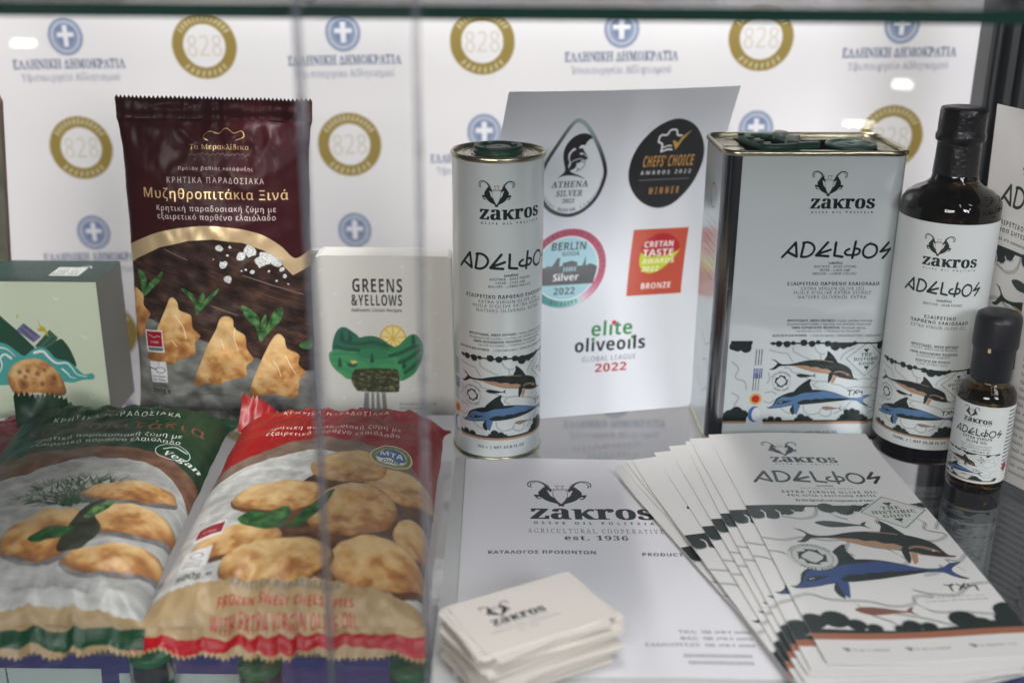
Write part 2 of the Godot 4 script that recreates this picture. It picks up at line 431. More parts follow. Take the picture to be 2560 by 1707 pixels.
# ---------------------------------------------------------------- meshes
func grid(nx: int, ny: int, f: Callable, flip := false, uv := Rect2(0, 0, 1, 1)) -> ArrayMesh:
	var st := SurfaceTool.new()
	st.begin(Mesh.PRIMITIVE_TRIANGLES)
	add_grid(st, nx, ny, f, flip, uv)
	st.generate_normals()
	return st.commit()

func add_grid(st: SurfaceTool, nx: int, ny: int, f: Callable, flip := false, uv := Rect2(0, 0, 1, 1), first := 0) -> int:
	for j in ny + 1:
		for i in nx + 1:
			var u := float(i) / nx
			var v := float(j) / ny
			st.set_smooth_group(0)
			st.set_uv(uv.position + Vector2(u, v) * uv.size)
			st.add_vertex(f.call(u, v))
	for j in ny:
		for i in nx:
			var a := first + j * (nx + 1) + i
			var b := a + 1
			var c := a + nx + 1
			var d := c + 1
			for t in ([a, c, b, b, c, d] if flip else [a, b, c, b, d, c]):
				st.add_index(t)
	return first + (nx + 1) * (ny + 1)

# profile: [radius, height] pairs from the foot up, outside of the turned shape
func lathe(p: Array, seg := 64, a0 := 0.0, a1 := TAU, vs := []) -> ArrayMesh:
	var n := p.size()
	var st := SurfaceTool.new()
	st.begin(Mesh.PRIMITIVE_TRIANGLES)
	for j in n:
		for i in seg + 1:
			var a := lerpf(a0, a1, float(i) / seg)
			st.set_smooth_group(0)
			st.set_uv(Vector2(float(i) / seg, vs[j] if vs.size() else 1.0 - float(j) / (n - 1)))
			st.add_vertex(Vector3(sin(a) * p[j][0], p[j][1], cos(a) * p[j][0]))
	for j in n - 1:
		for i in seg:
			var a := j * (seg + 1) + i
			var b := a + 1
			var c := a + seg + 1
			var d := c + 1
			for t in [a, c, b, b, c, d]:
				st.add_index(t)
	st.generate_normals()
	return st.commit()

# an outline (seen from above: x, z) carried through [scale-inset, height] steps
func rounded(w: float, d: float, r: float, n := 6) -> PackedVector2Array:
	var q := PackedVector2Array()
	for k in 4:
		var c := Vector2([-1, 1, 1, -1][k] * (w / 2 - r), [1, 1, -1, -1][k] * (d / 2 - r))
		for i in n + 1:
			var a := PI - PI / 2 * k - PI / 2 * i / n
			q.append(c + Vector2(cos(a), sin(a)) * r)
	return q

func loft(rings: Array, cap_top := true, cap_foot := true) -> ArrayMesh:
	# rings: [outline, height, v]; u runs along the outline
	var st := SurfaceTool.new()
	st.begin(Mesh.PRIMITIVE_TRIANGLES)
	var n: int = rings[0][0].size()
	var run := PackedFloat32Array([0.0])
	for i in n:
		run.append(run[i] + rings[0][0][i].distance_to(rings[0][0][(i + 1) % n]))
	for R in rings:
		for i in n + 1:
			var p: Vector2 = R[0][i % n]
			st.set_smooth_group(0)
			st.set_uv(Vector2(run[i] / run[n], R[2]))
			st.add_vertex(Vector3(p.x, R[1], p.y))
	for j in rings.size() - 1:
		for i in n:
			var a := j * (n + 1) + i
			var c := a + n + 1
			for t in [a, c, a + 1, a + 1, c, c + 1]:
				st.add_index(t)
	var at := rings.size() * (n + 1)
	for e in ([[rings.size() - 1, true]] if cap_top else []) + ([[0, false]] if cap_foot else []):
		var R: Array = rings[e[0]]
		var mid := Vector2.ZERO
		for p in R[0]:
			mid += p / n
		st.set_smooth_group(1)
		st.set_uv(Vector2(0.99, 0.01))
		st.add_vertex(Vector3(mid.x, R[1], mid.y))
		for p in R[0]:
			st.set_smooth_group(1)
			st.set_uv(Vector2(0.99, 0.01))
			st.add_vertex(Vector3(p.x, R[1], p.y))
		for i in n:
			var a := at + 1 + i
			var b := at + 1 + (i + 1) % n
			for t in ([at, b, a] if e[1] else [at, a, b]):
				st.add_index(t)
		at += n + 1
	st.generate_normals()
	return st.commit()

func block(w: float, h: float, d: float, b := 0.0006) -> ArrayMesh:
	# a box with chamfered edges, standing on y = 0
	var o := func(k: float) -> PackedVector2Array: return PackedVector2Array([Vector2(-w / 2 + k, d / 2 - b), Vector2(-w / 2 + b, d / 2 - k), Vector2(w / 2 - b, d / 2 - k), Vector2(w / 2 - k, d / 2 - b), Vector2(w / 2 - k, -d / 2 + b), Vector2(w / 2 - b, -d / 2 + k), Vector2(-w / 2 + b, -d / 2 + k), Vector2(-w / 2 + k, -d / 2 + b)])
	return flat(loft([[o.call(b * 0.6), 0.0, 1], [o.call(0.0), b, 1], [o.call(0.0), h - b, 0], [o.call(b * 0.6), h, 0]]))

func flat(m: ArrayMesh) -> ArrayMesh:
	var st := SurfaceTool.new()
	st.create_from(m, 0)
	st.deindex()
	var a := st.commit_to_arrays()
	var s := SurfaceTool.new()
	s.begin(Mesh.PRIMITIVE_TRIANGLES)
	s.set_smooth_group(-1)
	for i in a[Mesh.ARRAY_VERTEX].size():
		s.set_smooth_group(-1)
		s.set_uv(a[Mesh.ARRAY_TEX_UV][i])
		s.add_vertex(a[Mesh.ARRAY_VERTEX][i])
	s.generate_normals()
	return s.commit()

# a flat-printed upright or lying sheet: f(u, v) gives the middle of the paper, n(u, v) its face direction is found from neighbours
func paper(nx: int, ny: int, f: Callable, thick: float, st_face: bool) -> ArrayMesh:
	# printed face (st_face) or the plain back with its rim
	var nrm := func(u: float, v: float) -> Vector3:
		var e := 0.01
		var du: Vector3 = f.call(u + e, v) - f.call(u - e, v)
		var dv: Vector3 = f.call(u, v + e) - f.call(u, v - e)
		return dv.cross(du).normalized()
	if st_face:
		return grid(nx, ny, func(u, v): return f.call(u, v) + nrm.call(u, v) * thick / 2)
	var st := SurfaceTool.new()
	st.begin(Mesh.PRIMITIVE_TRIANGLES)
	var at := add_grid(st, nx, ny, func(u, v): return f.call(u, v) - nrm.call(u, v) * thick / 2, true)
	var rim := []
	for i in nx:
		rim.append(Vector2(float(i) / nx, 0))
	for i in ny:
		rim.append(Vector2(1, float(i) / ny))
	for i in nx:
		rim.append(Vector2(1 - float(i) / nx, 1))
	for i in ny:
		rim.append(Vector2(0, 1 - float(i) / ny))
	for i in rim.size():
		var a: Vector2 = rim[i]
		var b: Vector2 = rim[(i + 1) % rim.size()]
		for t in [[a, 1], [b, 1], [a, -1], [b, 1], [b, -1], [a, -1]]:
			st.set_smooth_group(-1)
			st.set_uv(Vector2.ZERO)
			st.add_vertex(f.call(t[0].x, t[0].y) + nrm.call(t[0].x, t[0].y) * thick / 2 * t[1])
			st.add_index(at)
			at += 1
	st.generate_normals()
	return st.commit()

# ---------------------------------------------------------------- materials and nodes
func mat(c: Color, rough := 0.6, metal := 0.0, spec := 0.5) -> StandardMaterial3D:
	var m := StandardMaterial3D.new()
	m.albedo_color = c
	m.roughness = rough
	m.metallic = metal
	m.metallic_specular = spec
	return m

func pane(c: Color, a: float, rough := 0.0) -> StandardMaterial3D:
	var m := mat(Color(c.r, c.g, c.b, a), rough)
	m.transparency = BaseMaterial3D.TRANSPARENCY_ALPHA
	return m

func printed(d: Ink, rough := 0.6, metal := 0.0, spec := 0.5) -> StandardMaterial3D:
	var m := mat(Color.WHITE, rough, metal, spec)
	m.albedo_texture = d.tex()
	m.texture_repeat = false
	return m

func dimmed(m: StandardMaterial3D, k: float) -> StandardMaterial3D:  # darkens a whole print evenly, standing in for dimmer light on it
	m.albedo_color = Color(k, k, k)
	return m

func relief(m: StandardMaterial3D, seed_: int, freq: float, strength: float, size := 256, tri := 0.0) -> StandardMaterial3D:
	var t := NoiseTexture2D.new()
	t.width = size
	t.height = size
	t.seamless = true
	t.as_normal_map = true
	t.bump_strength = 8.0
	t.noise = noise(seed_, freq, 4)
	m.normal_enabled = true
	m.normal_texture = t
	m.normal_scale = strength
	if tri > 0:
		m.uv1_triplanar = true
		m.uv1_scale = Vector3.ONE * tri
	return m

var taken := {}
func numbered(called: String) -> String:
	taken[called] = taken.get(called, 0) + 1
	return called if taken[called] == 1 else "%s_%03d" % [called, taken[called] - 1]

func thing(called: String, label: String, category: String, at := Vector3.ZERO, group := "") -> Node3D:
	var o := Node3D.new()
	o.name = numbered(called)
	add_child(o)
	o.position = at
	tag(o, label, category, group)
	return o

func tag(o: Node3D, label: String, category: String, group := "", kind := "") -> void:
	o.set_meta("label", label)
	o.set_meta("category", category)
	if group:
		o.set_meta("group", group)
	if kind:
		o.set_meta("kind", kind)

func part(called: String, m: Mesh, mt: Material, parent: Node, at := Vector3.ZERO) -> MeshInstance3D:
	var o := MeshInstance3D.new()
	o.name = called if parent != self else numbered(called)
	o.mesh = m
	o.material_override = mt
	parent.add_child(o, true)
	o.position = at
	return o

# ---------------------------------------------------------------- the prints
func tin_label() -> Ink:
	var bg := S(214, 222, 222)
	var d := Ink.new(227.0, 247.0, 5.0, bg)   # once round the tin; the middle of the front is at 113.5
	var cx := 124.7
	tin_text(d, cx, 247)
	sea(d, cx - 45, 247 - 88.0, 120, 69, bg)
	d.rect(cx - 45, 247 - 19.4, 120, 0.9, INKG)
	side_strip(d, cx - 51, 14, 247)
	d.text("1Lt ℮ | NET 33.8 FL.OZ", cx - 7, 247 - 8.2, 2.4, INKG, 1, 0.5, 0.25)
	return d

func can_label() -> Ink:
	# left side (68 wide) and front (148 wide) of the big tin, and its round corner between them
	var bg := S(212, 221, 222)
	var d := Ink.new(442.0, 244.0, 4.5, bg)
	var fx := 86.0                              # where the front begins
	tin_text(d, fx + 76, 245)
	sea(d, fx + 28.5, 245 - 88.6, 119, 70, bg)
	side_strip(d, fx + 20.5, 15, 245)
	d.text("3Lt ℮ | NET 101.4 FL.OZ", fx + 73, 245 - 6.2, 2.3, S(95, 105, 106), 1, 0.5, 0.2)
	# the piece of the picture that runs round the corner
	d.rect(fx - 4, 245 - 90.5, 18, 3.6, INKG)
	for l in [[fx + 2, 88, 4.4], [fx + 9, 87, 4.6], [fx - 2, 88, 3.2]]:
		d.disc(l[0], 245 - l[1] + 2.4, l[2], l[2], INKG)
	for q in [[-60, 84, -40, 78, -26, 84, -10, 76], [-2, 72, 4, 66, 2, 58, 10, 54, 12, 47], [0, 44, 6, 40, 3, 32, 11, 28], [-50, 60, -34, 66, -20, 58, -8, 62], [-60, 40, -44, 34, -30, 42, -10, 36]]:
		var p := V(q)
		for i in p.size():
			p[i] = Vector2(fx + p[i].x, 245 - p[i].y)
		d.stroke(Ink.smooth(p, false), 1.3, S(176, 184, 182))
	for l in [[fx - 1, 24, 4.5], [fx + 5, 26, 5.5], [fx + 11, 24, 4.2], [fx - 8, 23, 3.6]]:
		d.disc(l[0], 245 - l[1], l[2], l[2], INKG)
	d.rect(fx - 12, 245 - 23, 26, 5, INKG)
	d.rect(fx - 12, 245 - 18.2, 26, 2.2, TANI)
	# the back of the narrow side: nutrition box
	for i in 9:
		d.rect(14, 60 + i * 6, 40, 0.5, S(120, 128, 130))
	d.ring(36, 40, 10, 10, 0.8, S(90, 98, 100))
	return d

func bottle_label() -> Ink:
	var bg := S(216, 221, 220)
	var d := Ink.new(166.0, 188.0, 5.0, bg)     # label from 16 to 204 mm above the shelf
	var cx := 83.0
	var y := func(v: float) -> float: return 204.0 - v
	brand(d, cx - 18.5, 42.5, y.call(170.2))
	adelfos(d, cx - 31, cx + 31, y.call(149.0), 1.15)
	d.text("[adelfós]", cx + 2, y.call(142.2), 1.9, INKG, 1)
	d.text("BROTHER - DEAR FRIEND", cx + 1.5, y.call(138.8), 1.8, INKG, 0, 0.5, 0.1)
	d.text("ΕΞΑΙΡΕΤΙΚΟ", cx + 1, y.call(127.6), 2.7, INKG, 1, 0.5, 0.35)
	d.text("ΠΑΡΘΕΝΟ ΕΛΑΙΟΛΑΔΟ", cx + 1, y.call(123.6), 2.7, INKG, 1, 0.5, 0.35)
	d.text("EXTRA VIRGIN OLIVE OIL", cx + 1, y.call(119.6), 2.5, S(70, 80, 80), 0, 0.5, 0.25)
	for l in [["ΦΡΟΥΤΩΔΕΣ, ΜΕΣΗ ΕΝΤΑΣΗ", 102.2, 1], ["FRUITY, MEDIUM INTENSITY", 99.6, 0], ["100% ΚΟΡΩΝΕΙΚΗ ΠΟΙΚΙΛΙΑ", 95.8, 1], ["KORONEIKI VARIETY", 93.2, 0], ["ΕΞΑΓΩΓΗ ΕΝ ΨΥΧΡΩ", 89.4, 1], ["COLD EXTRACTION", 86.8, 0]]:
		d.text(l[0], cx, y.call(l[1] + 2.0), 1.9, INKG if l[2] else S(95, 104, 104), l[2], 0.5, 0.1)
	sea(d, cx - 47, y.call(85.0), 102, 57, bg)
	d.text("750ML ℮ | NET 25.36 FL.OZ", cx - 2, y.call(21.2), 2.2, INKG, 1, 0.5, 0.2)
	d.disc(8, y.call(60), 3.0, 5.0, S(200, 70, 40))
	return d

func little_label() -> Ink:
	var bg := S(214, 219, 217)
	var d := Ink.new(84.0, 64.0, 7.0, bg)       # 11 to 75 mm above the shelf
	var cx := 42.0
	var y := func(v: float) -> float: return 75.0 - v
	brand(d, cx - 12, 21.5, y.call(60.8))
	adelfos(d, cx - 18.5, cx + 18.5, y.call(51.2), 1.1)
	d.text("EXTRA VIRGIN", cx + 0.5, y.call(47.4), 2.1, INKG, 1, 0.5, 0.2)
	d.text("OLIVE OIL", cx + 0.5, y.call(44.3), 2.1, INKG, 1, 0.5, 0.2)
	d.text("FRUITY, MEDIUM INTENSITY", cx, y.call(41.3), 1.4, S(90, 98, 98), 0)
	d.text("100% KORONEIKI VARIETY", cx, y.call(39.2), 1.4, S(90, 98, 98), 0)
	d.text("100ML ℮ | NET 3.38 FL.OZ", cx, y.call(36.8), 1.3, INKG, 1)
	sea(d, cx - 26, y.call(35.6), 46, 22, bg)
	for i in 16:
		d.rect(cx + 23, y.call(72.0 - i * 3.2), 9 + (i * 7 % 4), 1.3, S(110, 116, 116))
	d.disc(cx + 27, y.call(24), 2.6, 4, S(150, 40, 60))
	return d

func sheet_print() -> Ink:
	var d := Ink.new(203.0, 291.0, 4.0, S(231, 231, 236))
	d.T = Transform2D(0, Vector2(-7, -3))
	brand(d, 57, 94, 104, S(120, 80, 62), 1.14)
	d.fit("AGRICULTURAL COOPERATIVE", 55, 154, 125, 6.2, S(120, 108, 108), 2, 1.2)
	d.text("est. 1936", 104, 135, 6.6, INKG, 3, 0.5, 0.9)
	d.text("ΚΑΤΑΛΟΓΟΣ ΠΡΟΙΟΝΤΩΝ", 26, 154, 4.2, S(40, 44, 48), 1, 0.0, 0.25, 1.03)
	d.text("PRODUCT CATALOGUE", 134, 156, 4.2, S(40, 44, 48), 1, 0.0, 0.25, 1.03)
	for l in [["ΤΗΛ:", 158, 248, [3, 5, 5]], ["ΦΑΞ:", 158, 255, [3, 5, 5]], ["ΕΛΑΙΟΥΡΓΕΙΟ:", 158, 262, [3, 5, 5]]]:
		d.text(l[0], l[1], l[2], 3.6, S(70, 72, 80), 2, 1.0)
		words(d, l[1] + 3, l[2], 3.6, l[3], S(90, 92, 98), 2.1)
	words(d, 146, 273, 3.6, [19], S(90, 92, 98), 2.2)
	words(d, 148, 280, 3.6, [18], S(90, 92, 98), 2.2)
	return d

func card_print() -> Ink:
	var d := Ink.new(85.0, 55.0, 8.0, S(228, 222, 214))
	brand(d, 16, 36, 31, S(120, 80, 62))
	d.text("AGRICULTURAL COOPERATIVE", 34, 38, 1.9, S(130, 122, 118), 2, 0.5, 0.3)
	d.text("est. 1936", 34, 42, 1.9, S(130, 122, 118), 2, 0.5, 0.3)
	return d

# print too small or too blurred to read: rows of letter-like marks, grouped as words
func words(d: Ink, x: float, y: float, cap: float, lens: Array, c: Color, pitch: float) -> void:
	var n := 0
	for l in lens:
		for i in l:
			var h := cap * (1.0 if (n * 7 + i * 3) % 5 == 0 else 0.68)
			d.rect(x, y - h, pitch * 0.22, h, c)
			if (n + i) % 3 != 0:
				d.rect(x, y - (h if (n + i) % 2 else cap * 0.16), pitch * 0.62, cap * 0.16, c)
			if (n + i) % 4 != 1:
				d.rect(x + pitch * 0.45, y - cap * 0.66, pitch * 0.2, cap * 0.66, c)
			x += pitch
			n += 1
		x += pitch * 0.8

func leaflet_print(greek := false) -> Ink:
	var bg := S(224, 223, 221)
	var d := Ink.new(134.0, 316.0, 4.0, bg)
	brand(d, 40, 55, 50, S(170, 120, 90), 1.1)
	adelfos(d, 16, 119, 82, 1.25)
	d.text("[adelfós]", 70, 91, 2.2, INKG, 1)
	d.text("BROTHER - DEAR FRIEND", 70, 95.5, 2.4, S(120, 124, 124), 0, 0.5, 0.2)
	if greek:
		d.fit("ΕΞΑΙΡΕΤΙΚΟ ΠΑΡΘΕΝΟ ΕΛΑΙΟΛΑΔΟ", 14, 122, 102, 4.4, INKG, 1, 0.8)
		d.fit("ΠΟΠ ΣΗΤΕΙΑ ΛΑΣΙΘΙΟΥ ΚΡΗΤΗΣ", 20, 116, 108.5, 3.8, INKG, 1, 0.5)
		words(d, 20, 116, 3.2, [3, 3, 9, 12, 7], INKG, 2.2)
	else:
		d.fit("EXTRA VIRGIN OLIVE OIL", 33, 107, 102, 3.8, INKG, 1, 0.8)
		d.fit("PDO SITIA LASITHIOU KRITIS", 36, 104, 107.5, 3.2, INKG, 1, 0.5)
		d.fit("By the Agricultural Cooperative of Zakros", 40, 102, 115, 3.2, INKG, 1)
	# the tall sea picture
	var gl := S(150, 154, 152)
	for q in [[0, 141, 20, 138, 36, 142, 48, 136, 52, 124], [58, 124, 62, 136, 70, 142], [92, 124, 98, 134, 90, 146, 92, 156, 80, 168, 62, 170], [0, 168, 14, 172, 30, 168, 44, 172, 62, 170], [70, 176, 84, 184, 92, 200, 86, 206], [60, 174, 54, 186, 58, 192], [0, 186, 10, 190, 18, 206, 30, 214, 44, 208, 60, 206], [40, 214, 38, 220], [126, 132, 118, 138, 124, 150, 120, 160, 132, 168, 122, 176, 108, 174], [134, 150, 128, 160], [112, 208, 108, 216, 96, 220], [134, 196, 126, 204, 118, 202, 124, 216], [0, 244, 12, 240, 24, 246, 48, 248, 62, 254, 76, 252, 80, 244, 92, 244], [78, 252, 86, 262, 104, 264, 124, 268, 130, 258, 134, 256], [40, 252, 44, 262, 56, 272, 60, 280], [60, 262, 76, 268, 92, 278], [82, 236, 92, 242, 108, 244, 120, 234, 134, 232]]:
		for o in [-1.3, 0.0, 1.3]:
			var p := V(q)
			for i in p.size():
				p[i] += Vector2(o * 0.5, o)
			d.stroke(Ink.smooth(p, false), 0.55, gl if o != 0 else S(70, 76, 76))
	d.poly(V([0, 121, 134, 121, 134, 124, 0, 124]), INKG)
	d.poly(V([0, 121, 46, 121, 42, 128, 30, 134, 16, 139, 6, 140, 0, 137]), INKG)
	for l in [[5, 136, 5], [16, 136, 6], [28, 131, 5], [38, 127, 4], [60, 125, 7], [72, 128, 7], [82, 125, 5], [94, 124, 6], [132, 124, 4]]:
		lobe_mm(d, l[0], l[1], l[2], 1.0)
	for x in [10, 21, 33]:
		d.line([Vector2(x, 141), Vector2(x + 1.5, 133), Vector2(x - 0.5, 129)], 1.2, bg)
	for l in [[6, 270, 8], [20, 268, 9], [32, 274, 6], [42, 278, 5], [58, 279, 4], [66, 276, 6], [76, 278, 5], [100, 272, 9], [110, 277, 6], [118, 279, 4], [132, 266, 10], [126, 274, 7]]:
		lobe_mm(d, l[0], l[1], l[2], -1.0)
	d.poly(V([0, 274, 8, 278, 60, 281, 134, 276, 134, 283, 0, 283]), INKG)
	d.poly(V([0, 283, 134, 283, 134, 290, 0, 290]), S(160, 100, 75))
	var base := d.T
	d.T = base * Transform2D(Vector2(0.0795, 0.0), Vector2(0.0, 0.115), Vector2(11.5, 116.5))
	dolphin_dark(d)
	d.T = base * Transform2D(Vector2(0.079, -0.006), Vector2(0.0, 0.115), Vector2(-4.5, 103.5))
	var keep := BLUI
	BLUI = Color(0.19, 0.29, 0.50)
	dolphin_blue(d)
	BLUI = keep
	d.T = base
	var f := d.T
	d.T = f * Transform2D(Vector2(1.2, 0), Vector2(0, 1.4), Vector2(44, 148))
	small_fish(d, 0, 0, 0.11, S(50, 62, 60))
	d.T = f * Transform2D(Vector2(1.2, 0), Vector2(0, 1.4), Vector2(36, 258))
	small_fish(d, 0, 0, 0.11, S(130, 85, 70))
	d.T = f
	medallion(d, 28, 194, 17, S(205, 207, 202))
	diamond(d, [108, 108, 132, 131, 108, 156, 84, 131], S(210, 213, 207), 4.4)
	script_marks(d, 104, 232, 0.085)
	words(d, 86, 247, 1.9, [6, 4, 2, 3, 6, 6, 2, 6], S(120, 122, 122), 0.95)
	words(d, 85, 251, 1.9, [3, 5, 5, 2, 3, 8, 12], S(120, 122, 122), 0.95)
	for t in [[20, [2, 2, 2, 7]], [58, [2, 2, 2, 6]], [97, [2, 7, 5]]]:
		d.disc(t[0] - 3, 301.2, 1.5, 1.7, S(80, 84, 84))
		d.disc(t[0] - 4.6, 299.6, 1.0, 1.0, S(80, 84, 84))
		words(d, t[0], 302.4, 2.6, t[1], S(96, 98, 98), 1.5)
	return d

func page_print() -> Ink:
	var d := Ink.new(120.0, 170.0, 4.0, S(214, 213, 210))
	var rng := RandomNumberGenerator.new()
	rng.seed = 8
	for i in 24:
		var lens := []
		for k in 7:
			lens.append(rng.randi_range(2, 9))
		words(d, 8, 14 + i * 6.4, 3.0, lens, S(84, 88, 88), 2.1)
	return d

func lobe_mm(d: Ink, x: float, y: float, r: float, up: float) -> void:
	d.disc(x, y, r, r, INKG)
	for i in 9:
		var a := lerpf(-1.25, 1.25, i / 8.0)
		var dir := Vector2(sin(a), up * cos(a))
		d.line([Vector2(x, y) + dir * r * 0.9, Vector2(x, y) + dir * (r + 1.5)], 0.6, INKG, 0.2, false)

func poster_print() -> Ink:
	var bg := S(218, 222, 229)
	var d := Ink.new(210.0, 297.0, 4.5, bg)
	var k := S(24, 24, 28)
	# drop-shaped silver medal
	var drop := V([69, 24, 79, 30, 92, 46, 101, 62, 103.5, 74, 99, 91, 88, 103, 74, 107, 58, 102, 47, 90, 43, 76, 46, 60, 56, 40, 63, 28])
	var s := Ink.smooth(drop)
	d.poly(s, S(222, 228, 233))
	for i in s.size():
		var t := float(i) / s.size()
		var c := k.lerp(S(170, 190, 192), clampf(sin(TAU * (t - 0.18)) * -0.5 + 0.25 + 0.35 * sin(TAU * 2.0 * (t + 0.06)), 0.0, 1.0))
		d.stroke(PackedVector2Array([s[i], s[(i + 1) % s.size()]]), 3.4, c)
	var base := d.T
	d.T = base * Transform2D(Vector2(0.0335, 0), Vector2(0, 0.0335), Vector2(53.5, 22.5))
	d.poly(Ink.smooth(V([175, 1515, 250, 1440, 330, 1360, 345, 1310, 330, 1240, 280, 1120, 235, 980, 215, 850, 235, 700, 300, 570, 400, 460, 530, 390, 680, 365, 820, 395, 940, 485, 860, 530, 800, 610, 775, 670, 690, 660, 640, 690, 620, 745, 700, 740, 750, 770, 780, 820, 840, 890, 890, 960, 915, 1015, 870, 1045, 800, 1040, 740, 1080, 690, 1130, 630, 1120, 640, 1180, 620, 1240, 560, 1290, 485, 1325, 600, 1390, 760, 1450, 880, 1510, 945, 1555, 800, 1500, 650, 1460, 480, 1445, 320, 1455, 230, 1490]), true, 3), k)
	var w := S(222, 228, 233)
	d.blob(V([550, 770, 490, 735, 420, 790, 365, 880, 375, 1000, 430, 1110, 415, 1170, 435, 1260, 475, 1160, 470, 1110, 415, 1010, 420, 900, 470, 820]), w)
	d.line([Vector2(470, 1105), Vector2(560, 1050), Vector2(680, 1020), Vector2(770, 1020)], 20, w)
	d.disc(720, 885, 55, 28, w)
	d.line([Vector2(760, 880), Vector2(870, 962)], 18, w)
	d.disc(805, 1100, 36, 16, k)
	d.line([Vector2(860, 1045), Vector2(862, 1120), Vector2(872, 1188), Vector2(818, 1230), Vector2(815, 1270), Vector2(788, 1300), Vector2(720, 1296), Vector2(690, 1250)], 14, k)
	d.poly(V([690, 1250, 722, 1292, 690, 1342, 650, 1372, 682, 1310]), k)
	d.T = base
	d.fit("ATHENA", 55, 89, 81.5, 5.6, k, 3, 0.4)
	d.fit("SILVER", 60.5, 85, 89.5, 5.2, k, 3, 0.2)
	d.text("2022", 73, 95.6, 3.8, k, 3)
	d.arc("INTERNATIONAL", 73.5, 74, 29.5, PI + 1.62, PI + 0.42, 2.5, S(60, 68, 74), 0, true)
	d.arc("OLIVE OIL", 73.5, 74, 29.5, PI + 0.34, PI - 0.28, 2.7, k, 1, true)
	d.arc("COMPETITION", 73.5, 74, 29.5, PI - 0.40, PI - 1.55, 2.5, S(60, 68, 74), 0, true)
	# black round medal
	d.blob(V([160, 25, 178, 31, 190, 46, 193.5, 63, 188, 83, 175, 99, 160, 104, 143, 98, 130, 84, 125, 67, 129, 48, 142, 32]), k)
	d.line([Vector2(152, 53), Vector2(151.5, 46.5), Vector2(147.5, 44), Vector2(148.5, 38.8), Vector2(154, 38.6), Vector2(156.5, 34.6), Vector2(162, 34.8), Vector2(164, 39), Vector2(168, 39.4)], 1.5, S(235, 235, 235))
	d.line([Vector2(152, 53), Vector2(157.5, 51.2), Vector2(161.5, 51.4)], 1.5, S(235, 235, 235))
	d.line([Vector2(152, 49.8), Vector2(157.5, 48), Vector2(160.5, 48.2)], 1.1, S(235, 235, 235))
	d.poly(V([160.5, 43.5, 164, 44, 165.5, 46.2, 169, 40.5, 177, 34.6, 170, 43, 165.2, 52]), S(200, 160, 70))
	var gold := S(196, 146, 78)
	d.fit("CHEFS’ CHOICE", 137, 185, 66, 9.6, gold, 1, 0.3)
	d.fit("AWARDS 2022", 137, 184.5, 73, 3.5, S(225, 225, 225), 1, 1.7)
	d.rect(137, 77.6, 47, 0.5, S(150, 150, 152))
	d.fit("WINNER", 148, 176.5, 91, 6.4, gold, 1, 2.2)
	# round city medal
	var cx := 80.0
	var cy := 157.0
	for i in 60:
		var a := TAU * i / 60
		var col := S(178, 40, 84)
		var t := fposmod(a, TAU)
		if t > 1.9 and t < 2.7:
			col = S(178, 40, 84).lerp(S(225, 215, 220), (t - 1.9) / 0.8)
		elif t >= 2.7 and t < 4.2:
			col = S(190, 222, 220).lerp(S(40, 140, 135), clampf((t - 2.7) / 0.9, 0, 1))
		elif t >= 4.2:
			col = S(60, 110, 125).lerp(S(178, 40, 84), clampf((t - 4.4) / 0.8, 0, 1))
		d.stroke(PackedVector2Array([Vector2(cx + sin(a) * 34, cy - cos(a) * 34), Vector2(cx + sin(a + 0.11) * 34, cy - cos(a + 0.11) * 34)]), 7, col)
	d.arc("GLOBAL OLIVE OIL AWARDS", cx, cy, 32.6, -1.15, 1.75, 3.3, S(60, 24, 52), 1)
	d.arc("QUALITY", cx, cy, 35.4, PI + 0.42, PI - 0.42, 3.3, S(30, 74, 74), 1, true)
	d.disc(cx, cy, 30.5, 30.5, S(240, 242, 244))
	d.disc(cx, cy, 29.5, 29.5, S(156, 205, 216))
	d.fit("BERLIN", 63, 97, 139.5, 7.2, k, 1)
	d.fit("GOOA", 74, 91, 145, 4.0, S(40, 50, 56), 1)
	d.poly(V([51, 157, 56, 155, 58, 156, 62, 154, 66, 154.5, 69, 150, 70, 147, 73, 146.5, 73, 155, 76, 154, 76, 151.5, 81, 150.5, 84, 149.5, 90, 151.5, 90, 155, 95, 155, 96.6, 148, 97, 145.5, 97.4, 148, 98, 155, 102, 153, 108, 155.5, 109.4, 157, 108, 166, 106.5, 172.5, 53.5, 172.5, 51, 164]), k)
	for i in 5:
		d.rect(77.2 + i * 2.6, 155.6, 1.3, 4.2, S(156, 205, 216))
	d.text("Silver", cx, 168.5, 6.6, S(240, 240, 240), 1)
	d.text("2022", cx, 181.5, 6.4, k, 1, 0.5, 0.4)
	# bronze square
	d.rect(140, 123.5, 53, 63.5, S(190, 78, 56))
	var leaf := V([150, 146, 150, 158, 155, 164, 161, 166, 172, 162, 182, 152, 187, 143, 181, 134, 170, 129, 158, 132])
	d.poly(Ink.smooth(leaf), S(196, 206, 50))
	d.poly(Ink.smooth(V([149.5, 143, 155, 133, 168, 128, 180, 132, 187, 143, 178, 148, 164, 150, 154, 148])), S(176, 26, 36))
	d.fit("CRETAN", 152, 181, 141, 5.6, S(240, 238, 236), 1, 0.1)
	d.fit("TASTE", 151.5, 182, 149.5, 6.4, S(240, 238, 236), 1, 0.1)
	d.fit("AWARDS", 152, 183, 156.6, 4.8, S(240, 242, 210), 1)
	d.fit("2022", 152, 169, 164, 4.8, S(240, 242, 210), 1)
	d.fit("BRONZE", 153, 182.5, 181, 5.6, S(238, 232, 228), 1, 0.3)
	# league of oils
	d.fit("elıte", 108, 149, 223.5, 13.4, S(52, 132, 72), 1)
	d.disc(130.4, 211.6, 2.3, 2.3, S(190, 46, 48))
	d.fit("olıveoıls", 93, 162, 238, 12.2, k, 1)
	d.disc(111, 226.6, 1.7, 1.7, S(52, 132, 72))
